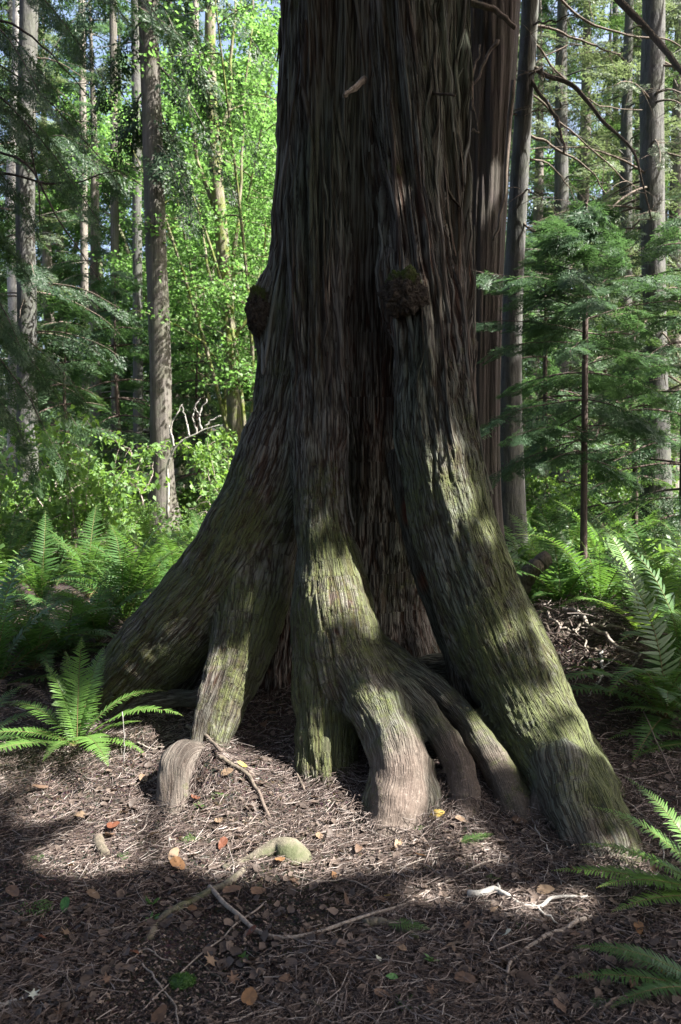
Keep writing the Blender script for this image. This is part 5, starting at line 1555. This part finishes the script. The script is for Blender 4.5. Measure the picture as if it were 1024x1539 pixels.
def ground_stick(name, label, cat, pts, r0, r1, mat, lift=0.006, wob=0.012, sides=7, group=None, extra=(), flat=True):
    P = ground_path(pts, lift)
    g = Geo(); V, Q, T = stick(P, r0, r1, 9 * len(pts), sides, wob)
    g.add(V, Q, T)
    for e, rr in extra:
        V, Q, T = stick(ground_path(e, lift), rr, rr * .5, 12, 6, wob * .6); g.add(V, Q, T)
    c = P[0]
    o = link(name, g.data(name, [MAT[mat]], True, c), None, c)
    return tag(o, label, cat, group)

def build_ground_things():
    random.seed(9)
    G = 'dead twigs lying on the forest floor'
    gs = ground_stick
    # exposed roots
    P = [on_ground(u, v) for u, v in ((335, 1304), (365, 1296), (392, 1288), (416, 1282), (436, 1286), (452, 1294))]
    for k, dz in enumerate((.0, .0, .004, .010, .000, -.035)): P[k][2] += dz
    C = catmull(P, 30); r = np.interp(np.linspace(0, 1, 30), [0, .3, .55, .75, .9, 1], [.010, .020, .040, .062, .066, .062])
    g = Geo(); V, Q, T = tube(C, r, 14, True); V = V + 0.006 * unit(V - V.mean(0)) * perlin(V * 22)[:, None]; g.add(V, Q, T)
    tag(link('root_hump', g.data('root_hump', [MAT['moss_wood']], True, P[3]), None, P[3]), 'mossy curved hump of a root rising from the litter', 'root')
    gs('surface_root', 'mossy half buried root bending towards the bottom left', 'root', [(222, 1412), (238, 1388), (262, 1368), (292, 1352), (325, 1340), (352, 1322), (368, 1304)], .016, .014, 'moss_wood', .002, .01, 9)
    gs('surface_root', 'weathered mossy chunk of wood half buried near the bottom centre', 'root', [(548, 1392), (570, 1388), (598, 1396), (628, 1412)], .020, .012, 'moss_wood', .004, .006, 9)
    gs('root_stub', 'small bare root knob poking up left of the sunlit patch', 'root', [(148, 1262), (150, 1276), (158, 1286)], .024, .020, 'dead_dark', .004, .006, 10)
    gs('root_peg', 'short bark covered peg leaning at the foot of the central root', 'root', [(556, 1216), (566, 1230), (580, 1246)], .017, .013, 'dead', .030, .004, 9)
    # sticks
    gs('fallen_branch', 'long grey twig snaking across the foreground soil', 'branch', [(315, 1337), (348, 1372), (394, 1406), (450, 1411), (515, 1393), (600, 1366), (660, 1331), (735, 1298), (800, 1296)], .0085, .003, 'dead', .010, .012)
    gs('fallen_branch', 'pale bleached broken branch lying in a sunny spot on the right', 'branch', [(703, 1350), (745, 1344), (760, 1352), (805, 1368), (836, 1357), (884, 1354)], .013, .004, 'dead_pale', .016, .012, 8, None, [([(752, 1348), (748, 1332)], .006), ([(800, 1366), (822, 1382), (840, 1395)], .005)])
    gs('fallen_branch', 'brown stick curving down from the right towards the bottom edge', 'branch', [(882, 1386), (840, 1404), (795, 1424), (768, 1452), (760, 1500), (778, 1545)], .0075, .004, 'dead', .009, .01)
    gs('fallen_branch', 'short curved dark stick right of the longer brown one', 'branch', [(882, 1432), (846, 1460), (826, 1490), (836, 1530)], .006, .0035, 'dead_dark', .008, .01)
    gs('fallen_branch', 'dark stick lying below the smooth elbow root', 'branch', [(330, 1142), (352, 1156), (382, 1186), (403, 1232)], .011, .007, 'dead_dark', .018, .01)
    gs('fallen_branch', 'brown stick propped against the fork of the left front root', 'branch', [(282, 1106), (305, 1118), (332, 1144)], .010, .009, 'dead_dark', .05, .006)
    gs('fallen_branch', 'crooked dark stick in the shadow beside the central foot', 'branch', [(434, 1140), (446, 1168), (458, 1195)], .008, .005, 'dead_dark', .02, .01)
    T = [('thin straight twig running from the grey twig to the bottom left', [(400, 1356), (350, 1398), (290, 1452), (214, 1520)], .0032, .002, 'dead'), ('white thin twig right of the roots', [(800, 1234), (812, 1262), (828, 1290), (844, 1332)], .003, .002, 'dead_pale'),
         ('forked thin twig near the bottom left corner', [(212, 1452), (238, 1478), (258, 1510), (270, 1545)], .003, .002, 'dead'), ('pale stick end in the bottom left corner', [(0, 1514), (16, 1512), (34, 1508)], .006, .005, 'dead_pale'),
         ('thin arched twig left of the mossy surface root', [(190, 1455), (215, 1430), (238, 1442), (262, 1452)], .0026, .0018, 'dead'), ('thin twig crossing the bottom edge beside the brown leaf', [(300, 1448), (330, 1478), (352, 1520)], .0026, .002, 'dead_dark'),
         ('thin curved twig beyond the pale broken branch', [(650, 1290), (700, 1270), (752, 1284), (796, 1318)], .003, .002, 'dead_dark'), ('long thin twig sweeping in front of the roots', [(560, 1322), (640, 1296), (720, 1290), (790, 1318)], .003, .002, 'dead'),
         ('thin grey twig below the half buried wood', [(634, 1514), (676, 1512), (706, 1516), (745, 1508)], .003, .0022, 'dead'), ('thin twig in the sunlit patch above the root hump', [(300, 1260), (340, 1252), (385, 1242), (430, 1250)], .003, .002, 'dead'),
         ('twig lying left of the root knob', [(30, 1270), (70, 1262), (110, 1255)], .003, .002, 'dead'), ('stiff pale twig standing up beside the sunlit fern', [(186, 1150), (187, 1110), (184, 1070)], .0025, .002, 'dead_pale'),
         ('brown twig on the sunlit litter right of the fern', [(205, 1122), (232, 1130), (262, 1118)], .005, .003, 'dead'), ('thin twig lying below the russet leaf on the left', [(90, 1448), (110, 1490), (104, 1530)], .0026, .002, 'dead_dark'),
         ('curved twig around the yellow leaf right of the root hump', [(470, 1330), (520, 1326), (560, 1345), (590, 1370)], .0028, .002, 'dead'), ('twig lying across the bottom right corner', [(905, 1520), (960, 1500), (1024, 1508)], .004, .003, 'dead_dark'),
         ('forked pale twig at the right edge above the bright fern', [(935, 1205), (962, 1226), (990, 1262), (996, 1300), (968, 1340)], .0035, .002, 'dead_pale'), ('thin twig between right buttress foot and right edge', [(880, 1170), (915, 1195), (935, 1205)], .004, .003, 'dead'),
         ('arched thin twig near the bottom centre', [(420, 1448), (455, 1440), (490, 1462), (512, 1500)], .0026, .0018, 'dead'), ('short twig beside the white leaf scrap', [(640, 1400), (665, 1395), (690, 1398)], .003, .002, 'dead'),
         ('dark twig at the bottom edge right of the brown leaf', [(440, 1500), (470, 1515), (500, 1545)], .0026, .002, 'dead_dark'), ('thin twig bowed over the soil left of the moss tuft', [(120, 1390), (160, 1402), (198, 1392)], .0026, .0018, 'dead')]
    for lab, p, r0, r1, m in T:
        up = 'standing' in lab
        if up:
            b = on_ground(*p[0]); W = [b, at(p[1][0], p[1][1], b[1]), at(p[2][0], p[2][1], b[1])]
            g = Geo(); V, Q, Tt = stick(W, r0, r1, 10, 6, .006); g.add(V, Q, Tt)
            tag(link('fallen_twig', g.data('fallen_twig', [MAT[m]], True, b), None, b), lab, 'twig', G)
        else:
            gs('fallen_twig', lab, 'twig', p, r0, r1, m, .008 + .008 * random.random(), .010, 6, G)
    # heap of dead branches right of the cedar
    D = [('pale curved dead branch arching over the twig heap', [(850, 938), (876, 948), (896, 972), (925, 990), (962, 1008)], .016, .009, 'dead', .10), ('thin straight dead branch across the twig heap', [(858, 962), (905, 958), (960, 972)], .010, .006, 'dead', .08),
         ('dark dead branch low in the twig heap', [(880, 985), (920, 1008), (968, 1020)], .012, .008, 'dead_dark', .06), ('short pale snag at the front of the twig heap', [(900, 1000), (905, 1030), (898, 1055)], .010, .005, 'dead_pale', .10),
         ('crooked grey branch at the top of the twig heap', [(822, 935), (842, 955), (866, 965), (884, 990)], .010, .005, 'dead', .06), ('grey branch end lying at the right of the twig heap', [(968, 1030), (985, 1034), (1000, 1030)], .016, .014, 'dead', .04),
         ('thin arching branch hanging over the twig heap', [(840, 905), (880, 920), (930, 960), (990, 985)], .006, .004, 'dead_dark', .16), ('slanting dead branch behind the right buttress edge', [(812, 945), (836, 975), (852, 1010)], .008, .005, 'dead_dark', .06)]
    for lab, p, r0, r1, m, lift in D:
        gs('dead_branch', lab, 'branch', p, r0, r1, m, lift, .03, 7, 'dead branches in the heap right of the cedar', [([p[1], (p[1][0] + 18, p[1][1] - 16)], r1), ([p[-1], (p[-1][0] - 12, p[-1][1] + 18)], r1 * .8)])
    # many smaller twigs make the heap itself
    g = Geo()
    for i in range(420):
        c = np.array([random.gauss(1.72, .38), random.gauss(5.2, .55)])
        if c[0] < 1.15: continue
        z = gz1(*c) + abs(random.gauss(0, .05)); an = random.uniform(0, 6.28); ln = random.uniform(.08, .38)
        d = np.array([math.cos(an), math.sin(an), random.gauss(0, .25)])
        p = np.array([c[0], c[1], z + .02])
        V, Q, Tt = tube(bough_points(p - d * ln / 2, p + d * ln / 2, random.uniform(-.1, .15), 6), np.linspace(random.uniform(.002, .005), .0015, 6), 5); g.add(V, Q, Tt)
    tag(link('twig_heap', g.data('twig_heap', [MAT['twig']], True)), 'tangled heap of dead twigs right of the giant cedar', 'twigs', kind='stuff')
    # leaning rotten log
    b = on_ground(800, 905)
    g = Geo(); V, Q, Tt = stick([at(780, 888, 6.3), at(797, 860, 6.3), at(822, 838, 6.35)], .075, .06, 16, 14, .02); g.add(V, Q, Tt)
    V2 = np.concatenate(g.V); g.V = [V2 + .012 * unit(V2 - V2.mean(0)) * perlin(V2 * 9)[:, None]]
    tag(link('rotten_log', g.data('rotten_log', [MAT['dead_dark']], True, b), None, b), 'short rotten brown log leaning among the right ferns', 'log')
    # moss tuft
    b = on_ground(275, 1477)
    import bmesh
    bm = bmesh.new(); bmesh.ops.create_icosphere(bm, subdivisions=4, radius=1.0)
    V = np.array([v.co[:] for v in bm.verts]); Fc = np.array([[v.index for v in f.verts] for f in bm.faces]); bm.free()
    X = V * (1 + .22 * perlin(V * 2.2 + 3) + .18 * perlin(V * 7))[:, None] * [.036, .032, .017]
    g = Geo(); g.add(X, None, Fc, 0)
    n = 900; k = rng.integers(len(X), size=n); L = .006 + .006 * rng.random(n)
    Vv, Qq = diamonds(X[k], unit(V[k] + rng.normal(size=(n, 3)) * .4 + [0, 0, .5]), rng.normal(size=(n, 3)), L, L * .3); g.add(Vv, Qq, r=np.repeat(rng.random(n), 4))
    tag(link('moss_tuft', g.data('moss_tuft', [MAT['fern']], True), None, b), 'small round green moss tuft near the bottom left', 'moss')
    # fresh green sprigs
    Sg = [('yellow green cedar sprig in the sunlit patch left of the root hump', 288, 1262, .085, 20, 'fern_light'), ('green sprig lying right of the root knob', 188, 1290, .075, -15, 'fern'), ('large green cedar sprig near the left edge', 52, 1368, .13, 40, 'fern'),
          ('pale sprig at the foot of the central root', 628, 1246, .06, 10, 'fern_light'), ('green sprig below the elbow root', 330, 1194, .075, 0, 'fern_light'), ('tiny sprig at the bottom centre', 612, 1512, .09, -30, 'fern'),
          ('brown sprig on the soil right of the long twig', 470, 1408, .09, 60, 'leaf_brown'), ('green sprig left of the sunlit edge', 58, 1292, .06, 80, 'fern'), ('light sprig on the litter between elbow and hump', 300, 1212, .06, 10, 'fern_light'),
          ('green sprig above the half buried wood', 740, 1322, .06, 0, 'fern'), ('green sprig right of the white leaf scrap', 785, 1395, .05, 30, 'fern'), ('small sprig in the bottom right litter', 905, 1512, .07, 10, 'fern')]
    for lab, u, v, s, a, m in Sg:
        b = on_ground(u, v, .012)
        tv, tf = SPRAY_HI[random.randrange(3)]
        g = Geo(); ca, sa = math.cos(math.radians(a)), math.sin(math.radians(a))
        X = (tv - [.5, 0, 0]) * s; X = np.stack([X[:, 0] * ca - X[:, 1] * sa, X[:, 0] * sa + X[:, 1] * ca, X[:, 2] + .18 * s * perlin(tv * 3 + u)], 1)
        g.add(X, tf, r=np.repeat(rng.random(len(tv) // 4), 4))
        tag(link('cedar_sprig', g.data('cedar_sprig', [MAT[m]], False), None, b), lab, 'sprig', 'fresh sprigs on the forest floor')
    for lab, u, v, az, L in (('small dark green frond lying in front of the roots', 706, 1272, 20, .17), ('small bluish frond beside the half buried wood', 598, 1392, -22, .16)):
        b = on_ground(u - 20, v, .01)
        root = thing('fallen_frond', lab, 'frond', b); fern_fronds(root, [(az, 12, 22, L, .16, .1)], [MAT['fern'], MAT['rachis']])
    for lab, u, v in (('tiny bluish green seedling left of the mossy surface root', 229, 1362), ('tiny seedling below the first one', 228, 1386), ('tiny seedling near the moss tuft', 366, 1446), ('tiny seedling right of the half buried wood', 650, 1448)):
        b = on_ground(u, v); g = Geo(); n = 9
        an = rng.random(n) * 6.28
        Vv, Qq = diamonds(np.tile([[0, 0, .012]], (n, 1)) + rng.normal(size=(n, 3)) * .004, np.stack([np.cos(an), np.sin(an), .5 + .3 * rng.normal(size=n)], 1), rng.normal(size=(n, 3)) * .3 + [0, 0, 1], .022 + .012 * rng.random(n), .011 + .004 * rng.random(n))
        g.add(Vv, Qq); V, Q, Tt = tube(np.array([[0, 0, -.01], [0, 0, .005], [.001, 0, .014]]), .0012, 5); g.add(V, Q, Tt)
        tag(link('seedling', g.data('seedling', [MAT['fern']], False), None, b), lab, 'seedling')

def leaf_outline(kind, seed):
    r = np.random.default_rng(seed); n = 44
    th = np.linspace(0, 2 * np.pi, n, endpoint=False)
    if kind == 'maple':
        lob = np.zeros(n)
        for c, a, w in ((0, 1, .30), (.95, .86, .28), (-.95, .86, .28), (1.95, .55, .26), (-1.95, .55, .26)):
            d = np.abs((th - c + np.pi) % (2 * np.pi) - np.pi)
            lob = np.maximum(lob, a * np.clip(1 - d / w, 0, 1) ** .8)
        rad = .38 + .62 * lob + .05 * r.normal(size=n)
        x, y = np.cos(th) * rad, np.sin(th) * rad
    else:
        x = np.cos(th); y = np.sin(th) * .58 * (1 - .25 * np.cos(th)); x = x + .0
        k = 1 + .035 * r.normal(size=n); x, y = x * k, y * k
    rings = [np.zeros((1, 2))]
    for f in (.35, .7, 1.0):
        rings.append(np.stack([x * f, y * f], 1))
    V = np.concatenate(rings)
    T = np.stack([np.zeros(n, int), 1 + np.arange(n), 1 + (np.arange(n) + 1) % n], 1)
    Q = []
    for k in range(2):
        a = 1 + k * n + np.arange(n); a2 = 1 + k * n + (np.arange(n) + 1) % n
        Q.append(np.stack([a, a + n, a2 + n, a2], 1))
    c1, c2, c3 = r.normal() * .28, .22 + .2 * r.random(), r.normal() * .2
    z = c2 * V[:, 1] ** 2 + c1 * V[:, 0] ** 2 + c3 * V[:, 0] * V[:, 1] + .10 * perlin(np.stack([V[:, 0] * 2.4 + seed, V[:, 1] * 2.4, V[:, 0] * 0], 1))
    return np.stack([V[:, 0], V[:, 1], z], 1), np.concatenate(Q), T

LMK = [('the mossy root hump', 420, 1275), ('the pale broken branch', 790, 1356), ('the sunlit fern', 116, 1100), ('the elbow root', 262, 1150), ('the central root foot', 610, 1205), ('the right buttress foot', 890, 1255),
       ('the mossy surface root', 280, 1362), ('the curving brown stick', 772, 1450), ('the half buried wood', 588, 1396), ('the moss tuft', 275, 1477), ('the root knob', 152, 1276), ('the long grey twig', 400, 1408)]

def build_leaves():
    L = [(170, 1248, 'russet', 26), (165, 1260, 'brown', 20), (335, 1275, 'russet', 18), (268, 1306, 'orange', 24), (262, 1290, 'tan', 20), (106, 1307, 'orange', 12), (421, 1299, 'orange', 22), (503, 1320, 'orange', 14), (294, 1205, 'russet', 16),
         (388, 1347, 'brown', 24), (60, 1385, 'brown', 24), (66, 1417, 'russet', 26), (141, 1352, 'tan', 20), (100, 1410, 'tan', 22), (378, 1408, 'russet', 18), (290, 1372, 'orange', 14), (202, 1437, 'russet', 16), (317, 1452, 'tan', 28), (375, 1508, 'orange', 34),
         (50, 1503, 'pale', 22), (350, 1480, 'brown', 24), (98, 1368, 'green', 20), (657, 1230, 'yellow', 20), (643, 1222, 'tan', 18), (694, 1238, 'tan', 16), (599, 1273, 'tan', 16), (632, 1292, 'orange', 16), (582, 1353, 'yellow', 14), (570, 1358, 'brown', 20),
         (682, 1427, 'tan', 34), (761, 1411, 'pale', 24), (868, 1319, 'brown', 30), (983, 1311, 'brown', 22), (574, 1502, 'brown', 22), (602, 1430, 'tan', 18), (570, 1448, 'pale', 11), (589, 1476, 'green', 16), (706, 1400, 'brown', 28), (862, 1412, 'brown', 26),
         (790, 1484, 'brown', 30), (832, 1440, 'brown', 24), (640, 1394, 'brown', 24), (408, 1078, 'tan', 18), (396, 1092, 'brown', 18), (364, 1155, 'yellow', 14), (342, 1166, 'tan', 16), (842, 1240, 'yellow', 14), (795, 1214, 'tan', 14), (350, 1345, 'brown', 26),
         (230, 1260, 'tan', 18), (330, 1240, 'tan', 16), (480, 1262, 'tan', 16), (540, 1280, 'brown', 18), (440, 1330, 'brown', 22), (20, 1348, 'brown', 24), (30, 1440, 'brown', 26), (160, 1480, 'brown', 22), (430, 1480, 'brown', 22), (500, 1440, 'brown', 22),
         (520, 1360, 'brown', 20), (700, 1480, 'brown', 28), (650, 1500, 'brown', 24), (880, 1480, 'brown', 30), (940, 1440, 'brown', 26), (960, 1400, 'orange', 20), (740, 1375, 'tan', 26), (820, 1345, 'tan', 22), (725, 1448, 'brown', 24), (950, 1490, 'brown', 28), (840, 1520, 'brown', 28), (1000, 1470, 'yellow', 18),
         (700, 1055, 'russet', 14), (720, 1048, 'brown', 16), (670, 1050, 'tan', 14), (780, 1240, 'brown', 18), (240, 1535, 'brown', 26), (120, 1230, 'tan', 18), (60, 1190, 'brown', 20), (215, 1175, 'tan', 16), (90, 1530, 'brown', 22)]
    base = {}
    for k in range(3): base[('maple', k)] = leaf_outline('maple', 70 + k); base[('oval', k)] = leaf_outline('oval', 80 + k)
    used = {}
    for i, (u, v, c, s) in enumerate(L):
        random.seed(500 + i)
        kind = 'maple' if s >= 22 and i % 3 else 'oval'
        V, Q, T = base[(kind, i % 3)]
        b = on_ground(u, v); sc = pxr(s * .62, b[1])
        g = Geo(); g.add(V * sc, Q, T, 0, random.random())
        V2, Q2, T2 = tube(np.array([[-.38, 0, .02], [-.7, .03, .0], [-1.05, .10, .03]]) * sc, .0012, 4); g.add(V2, Q2, T2)
        b[2] += .012 + .25 * sc
        o = link('fallen_leaf', g.data('fallen_leaf', [MAT['leaf_' + c]], True), None, b)
        o.rotation_euler = (random.gauss(.25, .35), random.gauss(0, .35), random.uniform(0, 6.28))
        ds = sorted(LMK, key=lambda m: (m[1] - u) ** 2 + (m[2] - v) ** 2)
        size = 'small' if s < 17 else ('large' if s > 25 else 'curled')
        form = 'lobed' if kind == 'maple' else 'oval'
        n, lu, lv = ds[0]
        def rel(n, lu, lv):
            dx, dy = u - lu, v - lv
            if abs(dx) > abs(dy) * 1.2: return ('right of ' if dx > 0 else 'left of ') + n
            return ('below ' if dy > 0 else 'above ') + n
        cands = [f'{size} {c} {form} leaf fallen {rel(*ds[0])}', f'{size} {c} {form} leaf {rel(*ds[0])}, {rel(*ds[1])}', f'{size} {c} {form} leaf fallen {rel(*ds[1])} and {rel(*ds[2])}']
        lab = next((x for x in cands if x not in used), None)
        j = 1
        while lab is None:
            x = cands[0].replace('leaf fallen', f'leaf fallen {["farther", "farthest", "still farther"][min(j - 1, 2)]} off,')
            j += 1
            if x not in used or j > 4: lab = x
        used[lab] = 1
        tag(o, lab, 'leaf', 'fallen leaves scattered on the forest floor')

def main():
    make_materials()
    MAT['maple_far'] = leaf_mat('far_leaves', (0.045, 0.085, 0.035), (0.110, 0.165, 0.070), (0.15, 0.25, 0.08), 0.5, 0.3)
    setup()
    build_ground()
    import time
    t0 = time.time()
    def lap(s):
        print('LAP', s, round(time.time() - t0, 1))
    build_giant(); lap('giant')
    build_litter(); lap('litter')
    build_added_shade_trees(); lap('shade')
    build_trees(); lap('trees')
    build_forest(); lap('forest')
    build_undergrowth(); lap('under')
    build_ferns(); lap('ferns')
    build_ground_things(); lap('things')
    build_leaves(); lap('leaves')

main()
